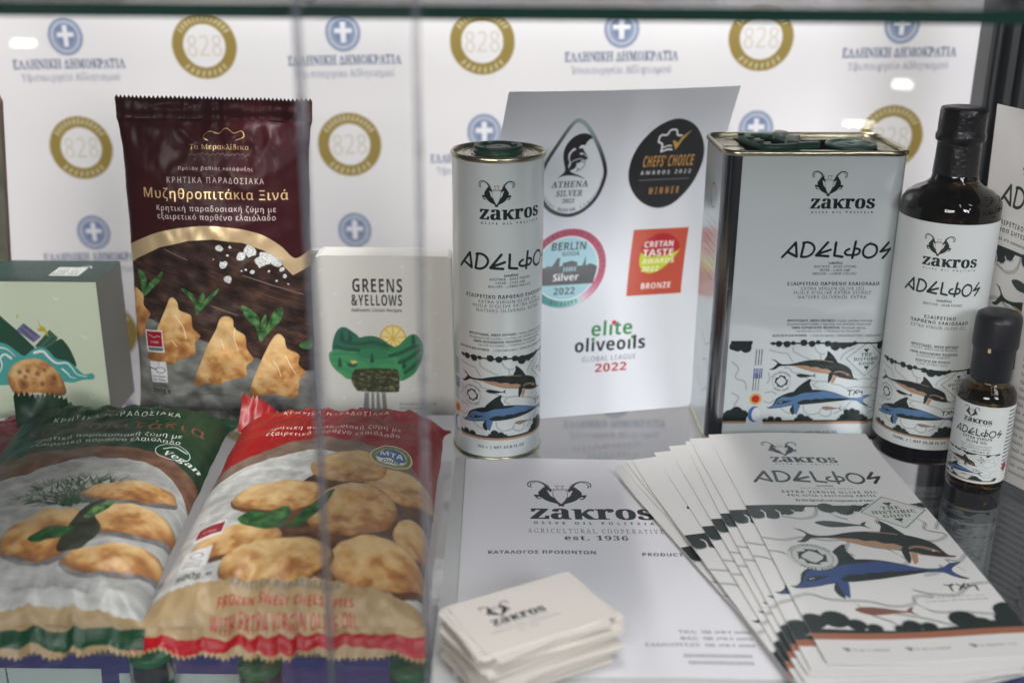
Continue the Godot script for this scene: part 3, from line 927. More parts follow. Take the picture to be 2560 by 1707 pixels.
	d.disc(149, 226.6, 1.7, 1.7, S(52, 132, 72))
	d.fit("GLOBAL LEAGUE", 101, 153, 247.6, 4.8, S(110, 112, 118), 0, 0.4)
	d.fit("2022", 113.5, 144.5, 258, 7.8, S(176, 56, 52), 1, 0.4)
	return d

func banner_print(w: float, h: float) -> Ink:
	# cells of 129.5 by 94 mm; the middle of a gold seal is at (ox, oy)
	var d := Ink.new(w, h, 1.6, S(226, 224, 225))
	var ox := 770.0
	var oy := 92.0
	var gold := S(146, 126, 58)
	var blue := S(138, 150, 174)
	for j in range(-1, 10):
		for i in range(-6, 5):
			var x := ox + i * 129.5
			var y := oy + j * 94.0
			if (i + j) % 2 == 0:
				d.ring(x, y, 25.0, 25.0, 10.6, gold)
				for s in [[-1.0, 1.0, 13], [PI - 0.75, PI + 0.75, 8]]:
					for n in s[2]:
						var a := lerpf(s[0], s[1], n / (s[2] - 1.0))
						d.line([Vector2(x + sin(a) * 23.6, y - cos(a) * 23.6), Vector2(x + sin(a + 0.03) * 27.4, y - cos(a + 0.03) * 27.4)], 1.7, S(206, 198, 168), -1, false)
				d.text("828", x, y + 9.5, 19, S(206, 202, 188), 0, 0.5, 0, 0.8)
			else:
				d.disc(x, y - 10, 16.5, 17.5, blue)
				d.ring(x, y - 10, 12.5, 13.5, 1.6, S(196, 202, 214))
				d.blob(V([x - 8, y - 19, x + 8, y - 19, x + 8, y - 8, x, y + 1, x - 8, y - 8]), S(116, 132, 164))
				d.rect(x - 2.4, y - 20, 4.8, 19, S(228, 228, 232))
				d.rect(x - 8, y - 14, 16, 4.8, S(228, 228, 232))
				d.fit("ΕΛΛΗΝΙΚΗ ΔΗΜΟΚΡΑΤΙΑ", x - 53, x + 53, y + 19, 8.2, S(66, 86, 122), 3)
				d.fit("Υφυπουργείο Αθλητισμού", x - 47, x + 47, y + 30.5, 7.0, S(120, 132, 152), 2)
	return d

func carton_front() -> Ink:
	# 125 wide, 127 tall; drawn in the units of a close look at the photograph
	var bg := S(206, 218, 192)
	var d := Ink.new(125.0, 127.0, 5.0, bg)
	var a := 0.0975
	d.T = Transform2D(Vector2(a, 0), Vector2(-0.133 * a, 0.1035), Vector2(125 - 845 * a + 0.133 * 305 * a, -305 * 0.1035))
	var dk := S(16, 70, 50)
	d.poly(V([-420, 760, -300, 560, -200, 470, 0, 600, 140, 720, 310, 885, 215, 965, -420, 1000]), dk)
	d.poly(V([145, 730, 210, 665, 365, 785, 300, 838]), S(110, 108, 146))
	d.line([Vector2(190, 720), Vector2(290, 812)], 16, S(80, 80, 112), -1, false)
	d.line([Vector2(215, 690), Vector2(320, 770)], 16, S(80, 80, 112), -1, false)
	d.poly(V([310, 870, 440, 722, 515, 790, 470, 890, 400, 920]), S(56, 100, 80))
	d.line([Vector2(340, 860), Vector2(420, 785)], 14, S(30, 70, 56), -1, false)
	d.line([Vector2(405, 860), Vector2(480, 795)], 14, S(30, 70, 56), -1, false)
	d.blob(V([410, 900, 470, 850, 540, 803, 600, 860, 645, 940, 680, 1045, 600, 1040, 500, 1010]), dk)
	d.blob(V([330, 635, 365, 690, 400, 708, 432, 787, 392, 742, 348, 737, 328, 715, 355, 706]), S(196, 176, 40))
	d.blob(V([146, 628, 158, 590, 166, 605]), S(196, 176, 40))
	d.poly(Ink.smooth(V([-420, 900, -250, 800, -100, 850, 0, 842, 70, 862, 150, 920, 215, 958, 270, 915, 340, 878, 420, 900, 500, 980, 600, 1000, 680, 1060, 750, 1120, 820, 1108, 846, 1140, 826, 1166, 740, 1172, 650, 1196, 560, 1192, 300, 1220, 0, 1226, -420, 1226])), S(70, 164, 156))
	d.line([Vector2(305, 928), Vector2(380, 916), Vector2(430, 966), Vector2(500, 1020), Vector2(590, 1018), Vector2(640, 1062), Vector2(690, 1122), Vector2(775, 1142)], 26, S(232, 238, 236), 6)
	d.line([Vector2(552, 1072), Vector2(600, 1112), Vector2(630, 1145), Vector2(680, 1158)], 16, S(232, 238, 236), 5)
	d.line([Vector2(-120, 870), Vector2(0, 884), Vector2(70, 905), Vector2(132, 964)], 18, S(232, 238, 236), 5)
	d.line([Vector2(95, 980), Vector2(40, 945), Vector2(0, 980), Vector2(15, 1050), Vector2(-20, 1130)], 22, S(232, 238, 236), 6)
	for p in [[500, 450], [758, 792], [832, 1336]]:
		d.line([Vector2(p[0] - 26, p[1] - 16), Vector2(p[0], p[1] + 10), Vector2(p[0] + 30, p[1] - 12)], 16, S(224, 232, 214), 8)
	d.poly(V([240, 1310, 458, 1310, 476, 1420, 430, 1485, 352, 1530, 275, 1472, 250, 1400]), S(150, 152, 152))
	for x in [282, 334, 386]:
		d.line([Vector2(x, 1320), Vector2(x + 14, 1385)], 20, bg, -1, false)
	d.ring(752, 1500, 36, 38, 5, S(120, 130, 116))
	d.T = Transform2D()
	var T := Transform2D(Vector2(a, 0), Vector2(-0.133 * a, 0.1035), Vector2(125 - 845 * a + 0.133 * 305 * a, -305 * 0.1035))
	var pie := V([60, 1150, 90, 1070, 160, 1010, 270, 980, 380, 995, 470, 1060, 540, 1140, 580, 1230, 585, 1300, 520, 1322, 400, 1305, 330, 1292, 200, 1312, 120, 1300, 75, 1220])
	for i in pie.size():
		pie[i] = T * pie[i]
	pastry(d, pie, 5, 0.85)
	for p in [[170, 1105, 28], [240, 1092, 28], [330, 1120, 30], [395, 1085, 26], [480, 1155, 34], [375, 1210, 32], [200, 1220, 60], [220, 1150, 30]]:
		var q: Vector2 = T * Vector2(p[0], p[1])
		spot(d, q, p[2] * a, S(96, 48, 30))
	return d

# printed photograph of a baked pastry: golden crust with browned patches
func pastry(d: Ink, pts: PackedVector2Array, seed_: int, brown := 0.5) -> void:
	var n1 := noise(seed_, 0.045, 3)
	var n2 := noise(seed_ + 50, 0.35, 3)
	var n3 := noise(seed_ + 90, 0.10, 2)
	var q := Ink.smooth(pts)
	var c := Vector2.ZERO
	for p in q:
		c += (d.T * p) / q.size()
	var r := Vector2.ZERO
	for p in q:
		r = r.max((d.T * p - c).abs())
	var pale := S(226, 194, 138)
	var gold := S(202, 150, 88)
	var brown_ := S(136, 82, 46)
	var rimc := S(96, 56, 32)
	d.paint(q, func(x: float, y: float, _o: Color) -> Color:
		var o := (Vector2(x, y) - c) / r
		var t := 0.34 + n1.get_noise_2d(x, y) * 0.52 + n3.get_noise_2d(x, y) * 0.20 + n2.get_noise_2d(x, y) * 0.05 + (o.x * 0.26 + o.y * 0.42) * 0.7 + (brown - 0.5) * 0.5
		var col := pale.lerp(gold, clampf(t * 1.7, 0, 1)).lerp(brown_, clampf(t * 1.5 - 0.62, 0, 1))
		return col.lerp(rimc, clampf((o.length() - 0.86) * 2.2 + o.y * 0.12, 0, 0.55)))

func spot(d: Ink, p: Vector2, r: float, c: Color) -> void:
	d.paint(Ink.oval(p.x, p.y, r, r, 20), func(x: float, y: float, o: Color) -> Color:
		return o.lerp(c, clampf(1.0 - Vector2(x, y).distance_to(p) / r, 0, 1) * 0.8))

func leaf(d: Ink, pts: Array, c: Color, seed_ := 3) -> void:
	var q := Ink.smooth(V(pts))
	var n := noise(seed_, 0.3)
	d.paint(q, func(x: float, y: float, _o: Color) -> Color:
		return c.lerp(S(24, 60, 34), clampf(0.4 + n.get_noise_2d(x * 0.4, y * 0.4) * 0.9, 0, 1)))

func recipe_front() -> Ink:
	var bg := S(218, 219, 212)
	var d := Ink.new(141.5, 148.0, 6.0, bg)
	d.T = Transform2D(Vector2(0.0993, 0), Vector2(0, 0.1035), Vector2(-3.0, -6.0))
	var k := S(34, 38, 36)
	d.fit("GREENS", 560, 1005, 372, 118, k, 1, 6)
	d.fit("&YELLOWS", 550, 1000, 490, 96, k, 1, 5)
	d.fit("Authentic Cretan Recipes", 548, 995, 545, 30, S(60, 64, 62), 1)
	for p in [[300, 185], [1010, 150], [1260, 245], [415, 388], [285, 570], [1290, 555], [622, 645], [1320, 790], [222, 882], [1285, 1105], [252, 1180], [455, 1335], [1080, 1250]]:
		d.line([Vector2(p[0] - 12, p[1] + 8), Vector2(p[0] + 14, p[1] - 8)], 14, S(236, 238, 236), 8, false)
	d.disc(910, 780, 118, 120, S(230, 180, 76))
	d.disc(910, 782, 104, 106, S(240, 228, 150))
	for i in 9:
		var a := TAU * i / 9
		d.line([Vector2(910, 782), Vector2(910 + sin(a) * 106, 782 - cos(a) * 106)], 10, S(230, 180, 76), -1, false)
	d.blob(V([372, 905, 378, 800, 420, 710, 478, 682, 540, 715, 610, 780, 560, 860, 600, 930, 480, 930]), S(28, 104, 84))
	d.blob(V([560, 800, 640, 770, 720, 760, 800, 782, 870, 830, 930, 870, 960, 960, 800, 990, 560, 940, 380, 920]), S(32, 110, 76))
	d.blob(V([860, 900, 960, 840, 1040, 762, 1100, 742, 1150, 780, 1178, 870, 1160, 980, 1110, 1080, 1040, 1140, 960, 1166, 900, 1080]), S(44, 134, 80))
	d.blob(V([332, 950, 350, 905, 420, 885, 520, 900, 620, 890, 720, 872, 830, 890, 930, 940, 980, 1040, 970, 1160, 760, 1120, 520, 1160, 430, 1110, 360, 1040]), S(64, 154, 92))
	d.blob(V([560, 930, 640, 890, 720, 872, 820, 890, 900, 950, 760, 980, 640, 960]), S(40, 128, 82))
	for q in [[450, 800, 540, 830, 640, 830, 740, 820, 850, 850], [400, 860, 480, 880, 600, 890], [880, 940, 980, 910, 1080, 860, 1140, 850], [960, 1000, 1050, 960, 1140, 890], [1010, 1090, 1080, 1040, 1140, 980]]:
		d.line(Array(V(q)), 34, S(20, 84, 62))
	for q in [[370, 935, 480, 920, 600, 960, 700, 1020, 760, 1080], [350, 985, 450, 985, 560, 1040], [760, 1010, 850, 990, 900, 1005], [820, 1080, 880, 1060, 940, 1075], [400, 1055, 470, 1062, 540, 1100]]:
		d.line(Array(V(q)), 30, S(48, 140, 96))
	for p in [[428, 1000], [717, 960], [1002, 1010], [1088, 790], [458, 760], [528, 765]]:
		d.blob(V([p[0] - 18, p[1] + 40, p[0] - 10, p[1] - 20, p[0], p[1] - 50, p[0] + 10, p[1] - 20, p[0] + 18, p[1] + 40]), S(20, 76, 58))
	d.poly(V([492, 1010, 580, 1010, 580, 1040, 530, 1050, 492, 1035]), S(24, 86, 66))
	d.poly(V([520, 990, 570, 985, 585, 1005, 540, 1018]), S(238, 196, 96))
	d.poly(V([640, 1280, 828, 1280, 838, 1440, 830, 1500, 622, 1500, 622, 1440]), S(130, 130, 130))
	for x in [690, 735, 782]:
		d.line([Vector2(x, 1286), Vector2(x - (735 - x) * 0.1, 1420)], 22, bg, -1, false)
	d.T = Transform2D()
	var roll := V([51.5, 106, 57.5, 103.5, 85.5, 103.5, 91, 106, 92, 114, 91.5, 123, 87.5, 126, 57.5, 125.5, 52, 122, 49, 114])
	var n := noise(9, 0.12)
	var n2 := noise(19, 0.35)
	d.paint(Ink.smooth(roll), func(x: float, y: float, _o: Color) -> Color:
		var t := clampf(0.45 + n.get_noise_2d(x, y * 1.6) * 1.1 + n2.get_noise_2d(x, y) * 0.5, 0, 1)
		return S(38, 44, 22).lerp(S(124, 128, 72), t * t))
	d.T = Transform2D(Vector2(0.0993, 0), Vector2(0, 0.1035), Vector2(-3.0, -6.0))
	d.fit("ΦΤΙΑΓΜΕΝΟ ΣΤΟ ΧΕΡΙ", 950, 1285, 1398, 24, S(96, 96, 94), 2)
	d.fit("HANDMADE PRODUCT", 950, 1250, 1436, 24, S(120, 120, 118), 2)
	d.fit("ΚΡΗΤΙΚΑ", 946, 1112, 1496, 34, k, 3)
	d.fit("ΝΤΟΛΜΑΔΑΚΙΑ", 946, 1240, 1534, 34, k, 3)
	return d

# maroon bag: 155 wide, 292 tall; returns [colours, metal mask]
func maroon_print() -> Array:
	var d := Ink.new(155.0, 311.0, 6.0, S(54, 12, 17))
	var m := Ink.new(155.0, 311.0, 3.0, Color.BLACK)
	var pale := S(214, 198, 190)
	for q in [d, m]:
		var col := S(206, 176, 126) if q == d else Color(0.9, 0.9, 0.9)
		q.line([Vector2(74, 35), Vector2(70, 32), Vector2(75, 27), Vector2(82, 29), Vector2(88, 24), Vector2(95, 28), Vector2(101, 26), Vector2(103, 31), Vector2(97, 34)], 0.7, col)
		q.text("Τα Μερακλίδικα", 83, 42.5, 4.4, col, 2, 0.5, 0.1)
		q.fit("Μυζηθροπιτάκια Ξινά", 17.5, 139, 86, 8.6, S(240, 206, 150) if q == d else Color(0.5, 0.5, 0.5), 0, 0.6)
		q.poly(Ink.smooth(V([-6, 136, 8, 127, 30, 117, 55, 111.5, 77, 110, 100, 112.5, 118, 118, 132, 128, 143.5, 140, 158, 130]), false) + V([158, 147, 141, 156, 131, 143, 118, 132, 100, 125, 77, 122, 55, 124, 30, 131, 8, 143, -6, 153]), S(240, 212, 166) if q == d else Color(0.62, 0.62, 0.62))
	var p2 := PackedVector2Array()
	for i in 60:
		p2.append(Vector2(58 + i * 0.85, 46.8 + sin(i * 1.3) * 0.9 + sin(i * 0.37) * 0.5))
	d.stroke(p2, 0.35, S(150, 110, 100))
	d.text("Προϊόν βαθιάς κατάψυξης", 80, 60.5, 3.0, pale, 0, 0.5, 0.55)
	d.fit("ΚΡΗΤΙΚΑ ΠΑΡΑΔΟΣΙΑΚΑ", 39, 120, 72, 5.2, pale, 0, 1.1)
	d.fit("Κρητική παραδοσιακή ζύμη με", 28.5, 129.5, 97, 4.9, S(226, 214, 208), 0, 0.5)
	d.fit("εξαιρετικό παρθένο ελαιόλαδο", 29, 129, 104.6, 4.9, S(226, 214, 208), 0, 0.5)
	# the photograph under the arch: dark boards, paper, pastries, mint, cheese
	var w1 := noise(3, 0.05)
	var w2 := noise(4, 0.5)
	var under := V([-6, 153, 8, 143, 30, 131, 55, 124, 77, 122, 100, 125, 118, 132, 131, 143, 141, 156, 158, 147, 158, 315, -6, 315])
	d.paint(under, func(x: float, y: float, _o: Color) -> Color:
		var along := x * 0.92 + y * 0.4
		var across := -x * 0.4 + y * 0.92
		var t := 0.4 + w1.get_noise_2d(along * 0.8, across * 1.4) * 0.7 + w2.get_noise_2d(along * 0.05, across * 1.1) * 0.35
		if fposmod(across, 27.0) < 0.8:
			t -= 0.5
		return S(32, 22, 19).lerp(S(92, 66, 54), clampf(t, 0, 1)))
	var C := Transform2D(Vector2(0.1, 0), Vector2(0, 0.1027), Vector2(-9.5, 123.2))
	var go := func(a: Array) -> PackedVector2Array:
		var q := V(a)
		for i in q.size():
			q[i] = C * q[i]
		return q
	var g1 := noise(6, 0.06)
	d.paint(go.call([90, 720, 280, 745, 340, 790, 450, 820, 680, 905, 780, 940, 1000, 1040, 1180, 1080, 1300, 1150, 1660, 1240, 1660, 1900, 90, 1900]), func(x: float, y: float, _o: Color) -> Color:
		return S(96, 98, 93).lerp(S(150, 152, 147), clampf(0.45 + g1.get_noise_2d(x * 0.5, y * 0.7) * 0.9, 0, 1)))
	for q in [[300, 745, 400, 830], [780, 940, 900, 1010], [430, 90, 620, 180], [1090, 310, 1580, 500], [810, 600, 1030, 680]]:
		d.stroke(go.call(q), 0.5, S(150, 134, 124))
	for l in [[210, 540, 170, 400, 162, 300, 222, 330, 240, 420], [210, 540, 262, 420, 340, 352, 392, 292, 390, 350, 312, 440], [675, 690, 640, 560, 545, 450, 640, 490, 685, 600], [680, 682, 692, 560, 745, 468, 752, 520, 712, 620], [690, 660, 760, 540, 878, 436, 842, 502, 752, 602], [1205, 932, 1180, 800, 1100, 700, 1070, 588, 1182, 660, 1212, 760], [1212, 922, 1222, 760, 1262, 668, 1272, 750, 1242, 850], [1215, 920, 1282, 760, 1332, 650, 1402, 618, 1392, 722, 1302, 822], [1620, 930, 1535, 965, 1560, 1005, 1640, 1020]]:
		var q: PackedVector2Array = go.call(l)
		var a := []
		for p in q:
			a.append_array([p.x, p.y])
		leaf(d, a, S(92, 140, 78))
	var i := 0
	for pts in [[90, 500, 190, 508, 206, 560, 200, 620, 262, 690, 240, 740, 206, 800, 190, 880, 90, 940], [470, 535, 505, 580, 520, 650, 620, 690, 630, 760, 640, 810, 702, 875, 650, 940, 640, 1050, 560, 1090, 470, 1130, 440, 1165, 330, 1150, 215, 1130, 215, 1060, 310, 850, 380, 690, 420, 600, 440, 550], [935, 688, 985, 720, 995, 800, 1080, 870, 1090, 990, 1147, 1090, 1080, 1160, 1070, 1260, 980, 1285, 880, 1320, 820, 1360, 740, 1340, 660, 1375, 600, 1365, 620, 1290, 700, 1100, 760, 960, 840, 810, 880, 710], [1360, 855, 1410, 900, 1430, 990, 1530, 1060, 1525, 1150, 1582, 1240, 1530, 1290, 1510, 1390, 1470, 1480, 1300, 1450, 1180, 1460, 1040, 1540, 1090, 1400, 1180, 1180, 1250, 1020, 1300, 920]]:
		pastry(d, go.call(pts), 20 + i, [0.75, 0.62, 0.45, 0.45][i])
		i += 1
	for q in [[480, 700, 550, 800, 575, 910], [1000, 800, 990, 900, 1015, 1010], [870, 910, 895, 1000], [1420, 1060, 1480, 1200, 1500, 1240], [1310, 1110, 1350, 1180, 1372, 1260], [440, 930, 485, 985]]:
		d.stroke(Ink.smooth(go.call(q), false), 0.7, S(244, 226, 190))
	var rng := RandomNumberGenerator.new()
	rng.seed = 11
	for c in [[905, 70, 36], [995, 55, 15], [1150, 90, 62], [1080, 140, 46], [1290, 160, 76], [1240, 190, 52], [1380, 190, 50], [1420, 260, 26], [935, 215, 38], [965, 350, 40], [1170, 280, 22], [1440, 325, 20], [1370, 365, 12], [1465, 400, 10], [1310, 275, 12], [970, 130, 12], [848, 168, 8], [1085, 268, 9], [1120, 258, 12]]:
		var q := PackedVector2Array()
		for s in 11:
			var a := TAU * s / 11
			q.append(C * (Vector2(c[0], c[1]) + Vector2(cos(a), sin(a)) * c[2] * rng.randf_range(0.65, 1.1)))
		d.paint(q, func(x: float, y: float, _o: Color) -> Color:
			return S(172, 178, 178).lerp(S(240, 242, 240), clampf(0.55 + w2.get_noise_2d(x, y) * 1.2, 0, 1)))
	d.poly(go.call([203, 850, 362, 845, 370, 1052, 212, 1056]), S(232, 230, 226))
	d.poly(go.call([212, 860, 354, 856, 358, 1000, 218, 1006]), S(150, 26, 42))
	d.poly(go.call([220, 1012, 358, 1006, 360, 1040, 222, 1046]), S(96, 116, 124))
	var t0: Vector2 = C * Vector2(286, 968)
	d.text("crete", t0.x, t0.y, 2.4, S(236, 220, 214), 0)
	d.stroke(Ink.smooth(go.call([235, 895, 260, 905, 285, 915, 310, 900, 340, 905]), false), 0.5, S(230, 200, 190))
	d.poly(go.call([224, 1146, 372, 1142, 378, 1346, 232, 1352]), S(214, 216, 216))
	d.ring(t0.x + 3, (C * Vector2(0, 1228)).y, 4.2, 2.8, 0.6, S(30, 30, 32))
	d.stroke(go.call([214, 1206, 270, 1222]), 0.9, S(30, 30, 32))
	d.stroke(go.call([305, 1150, 312, 1166, 305, 1182]), 0.3, S(60, 60, 62))
	d.text("Για τηγάνι", t0.x + 1.8, (C * Vector2(0, 1296)).y, 1.7, S(40, 40, 42), 1)
	d.text("For frying", t0.x + 1.8, (C * Vector2(0, 1330)).y, 1.7, S(40, 40, 42), 1)
	d.text("ΚΑΘΑΡΟ ΒΑΡΟΣ", 14, (C * Vector2(0, 1394)).y, 1.3, S(30, 30, 32), 1, 0.0)
	d.text("500g e", 13.6, (C * Vector2(0, 1458)).y, 5.0, S(26, 26, 28), 1, 0.0, 0, 0.8)
	d.text("NET WEIGHT", 14, (C * Vector2(0, 1480)).y, 1.2, S(30, 30, 32), 1, 0.0)
	d.text("ΠΡΟΤΑΣΗ ΣΕΡΒΙΡΙΣΜΑΤΟΣ", 63, (C * Vector2(0, 1466)).y, 2.0, S(60, 62, 62), 2, 0.5)
	return [d, m]

# crumpled white cloth as printed on the lying bags
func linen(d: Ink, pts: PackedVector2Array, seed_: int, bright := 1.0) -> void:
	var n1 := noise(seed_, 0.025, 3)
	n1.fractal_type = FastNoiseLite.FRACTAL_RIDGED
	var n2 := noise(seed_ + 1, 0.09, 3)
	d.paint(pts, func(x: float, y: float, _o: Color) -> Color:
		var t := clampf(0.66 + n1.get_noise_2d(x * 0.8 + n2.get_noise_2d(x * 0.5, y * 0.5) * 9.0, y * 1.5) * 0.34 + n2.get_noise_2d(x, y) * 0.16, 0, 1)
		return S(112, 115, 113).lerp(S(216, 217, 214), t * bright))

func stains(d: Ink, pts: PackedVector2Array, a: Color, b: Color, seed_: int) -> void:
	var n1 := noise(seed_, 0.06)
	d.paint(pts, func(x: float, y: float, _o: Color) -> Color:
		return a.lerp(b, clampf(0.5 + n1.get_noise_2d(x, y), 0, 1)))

func red_print() -> Ink:
	var red := S(152, 10, 18)
	var d := Ink.new(164.0, 300.0, 5.5, red)
	d.T = Transform2D(0, Vector2(0, 9))
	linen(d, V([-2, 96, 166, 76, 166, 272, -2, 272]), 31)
	d.poly(Ink.smooth(V([-8, 112, 8, 103, 35, 95, 57, 82, 81, 77, 107, 82, 130, 93, 146, 105, 156, 120, 170, 138]), false) + V([170, -5, -8, -5]), red)
	var band := Ink.smooth(V([-8, 112, 8, 103, 35, 95, 57, 82, 81, 77, 107, 82, 130, 93, 146, 105, 156, 120, 170, 138]), false) + Ink.smooth(V([170, 170, 158, 158, 140, 132, 120, 115, 93, 98, 74, 95, 53, 106, 30, 111, 3, 125, -8, 130]), false)
	stains(d, band, S(112, 92, 80), S(140, 120, 106), 12)
	d.text("Προϊόν βαθιάς κατάψυξης", 82, 19, 2.6, S(210, 150, 140), 0, 0.5, 0.8)
	d.fit("ΚΡΗΤΙΚΑ ΠΑΡΑΔΟΣΙΑΚΑ", 38, 122, 29, 5.4, S(240, 226, 220), 0, 1.0)
	d.fit("Μυζηθροπιτάκια Γλυκά", 16, 150, 46, 9.0, S(116, 52, 40), 0, 0.6)
	d.fit("Κρητική παραδοσιακή ζύμη με", 33, 134, 59, 6.0, S(246, 236, 230), 0, 0.5)
	d.fit("εξαιρετικό παρθένο ελαιόλαδο", 33, 134, 70, 6.0, S(246, 236, 230), 0, 0.5)
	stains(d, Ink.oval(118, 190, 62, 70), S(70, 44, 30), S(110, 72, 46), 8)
	var k := 0
	for p in [[140, 140, 24, 25, 0.3], [103, 122, 27, 27, 0.1], [154, 198, 12, 22, 0.0], [61, 163, 31, 23, -0.15], [113, 182, 29, 36, 0.15], [44, 218, 29, 18, -0.2], [136, 236, 30, 26, -0.25], [74, 240, 34, 24, -0.2]]:
		var q := PackedVector2Array()
		for s in 14:
			var a := TAU * s / 14
			q.append(Vector2(p[0], p[1]) + Vector2(cos(a) * p[2], sin(a) * p[3] * (1.0 if sin(a) < 0 else 0.9)).rotated(p[4]))
		if k > 2:
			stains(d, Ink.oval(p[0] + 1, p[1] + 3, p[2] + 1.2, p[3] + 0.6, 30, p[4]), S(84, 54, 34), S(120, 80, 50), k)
		pastry(d, q, 40 + k, [0.35, 0.5, 0.3, 0.42, 0.6, 0.6, 0.45, 0.5][k])
		k += 1
	leaf(d, [40, 192, 48, 186, 60, 188, 72, 196, 66, 206, 54, 205, 44, 200], S(60, 118, 56), 5)
	leaf(d, [74, 202, 78, 186, 88, 170, 98, 156, 96, 172, 88, 188, 80, 200], S(56, 112, 54), 6)
	leaf(d, [60, 188, 66, 178, 72, 180, 72, 192], S(70, 130, 62), 7)
	d.poly(V([14, 194, 33, 192, 33, 209, 14, 211]), S(232, 228, 224))
	d.poly(V([15, 195.5, 32, 193.5, 32, 206, 15, 208]), S(150, 26, 40))
	d.text("crete", 23.5, 204, 3, S(226, 190, 186), 0)
	d.poly(V([12, 222, 30, 220, 31, 240, 13, 242]), S(224, 224, 222))
	d.ring(21.5, 228, 4, 3, 0.6, S(70, 70, 70))
	for i in 3:
		d.rect(15, 233.5 + i * 2.4, 12, 1, S(130, 130, 130))
	d.text("500g e", 14, 252, 5.6, S(60, 58, 54), 1, 0.0)
	var tan := PackedVector2Array()
	for i in 60:
		var x := i * 165.0 / 59 - 1
		tan.append(Vector2(x, 259 - sin(clampf(x / 100.0, 0, 1) * PI / 2) * 5 + maxf(0, x - 110) * 0.16 + sin(x * 1.25) * 0.7))
	tan.append_array(V([166, 302, -2, 302]))
	stains(d, tan, S(164, 140, 102), S(184, 160, 120), 14)
	d.T = Transform2D(0, Vector2(0, 2))
	d.fit("ΚΡΗΤΙΚΑ ΠΑΡΑΔΟΣΙΑΚΑ", 50, 116, 267, 4.6, S(120, 120, 116), 1, 0.4)
	d.fit("FROZEN SWEET CHEESE PIES", 44, 124, 276, 4.8, S(178, 60, 48), 1, 0.2)
	d.fit("WITH EXTRA VIRGIN OLIVE OIL", 42, 126, 284, 4.8, S(178, 60, 48), 1, 0.2)
	d.T = Transform2D()
	d.rect(-1, 289, 170, 20, S(168, 146, 108))
	d.poly(V([-1, 289, 40, 290, 80, 288.5, 120, 290, 166, 289, 166, 298, 120, 296, 96, 297.5, 60, 296.5, 30, 299, -1, 299]), S(166, 10, 24))
	d.T = Transform2D(0, Vector2(0, 9))
	d.disc(131, 99, 15.5, 15.5, S(226, 226, 216))
	d.disc(131, 99, 14.6, 14.6, S(150, 158, 62))
	d.arc("MEDITERRANEAN TASTE AWARDS", 131, 99, 12.0, -2.2, 2.2, 1.9, S(40, 52, 40), 1)
	d.disc(131, 99, 11, 11, S(232, 236, 236))
	d.poly(V([120.4, 101, 126, 103, 131, 102, 136, 105, 141, 102, 142, 99, 140, 93, 136, 89.4, 131, 88, 126, 89.4, 122, 93, 120, 98]), S(66, 112, 160))
	d.text("MTA", 131, 99.5, 6.0, S(240, 244, 246), 1)
	d.text("Gold", 131, 108, 4.0, S(50, 56, 60), 3, 0.5, 0, 1, 0, 0.2)
	return d

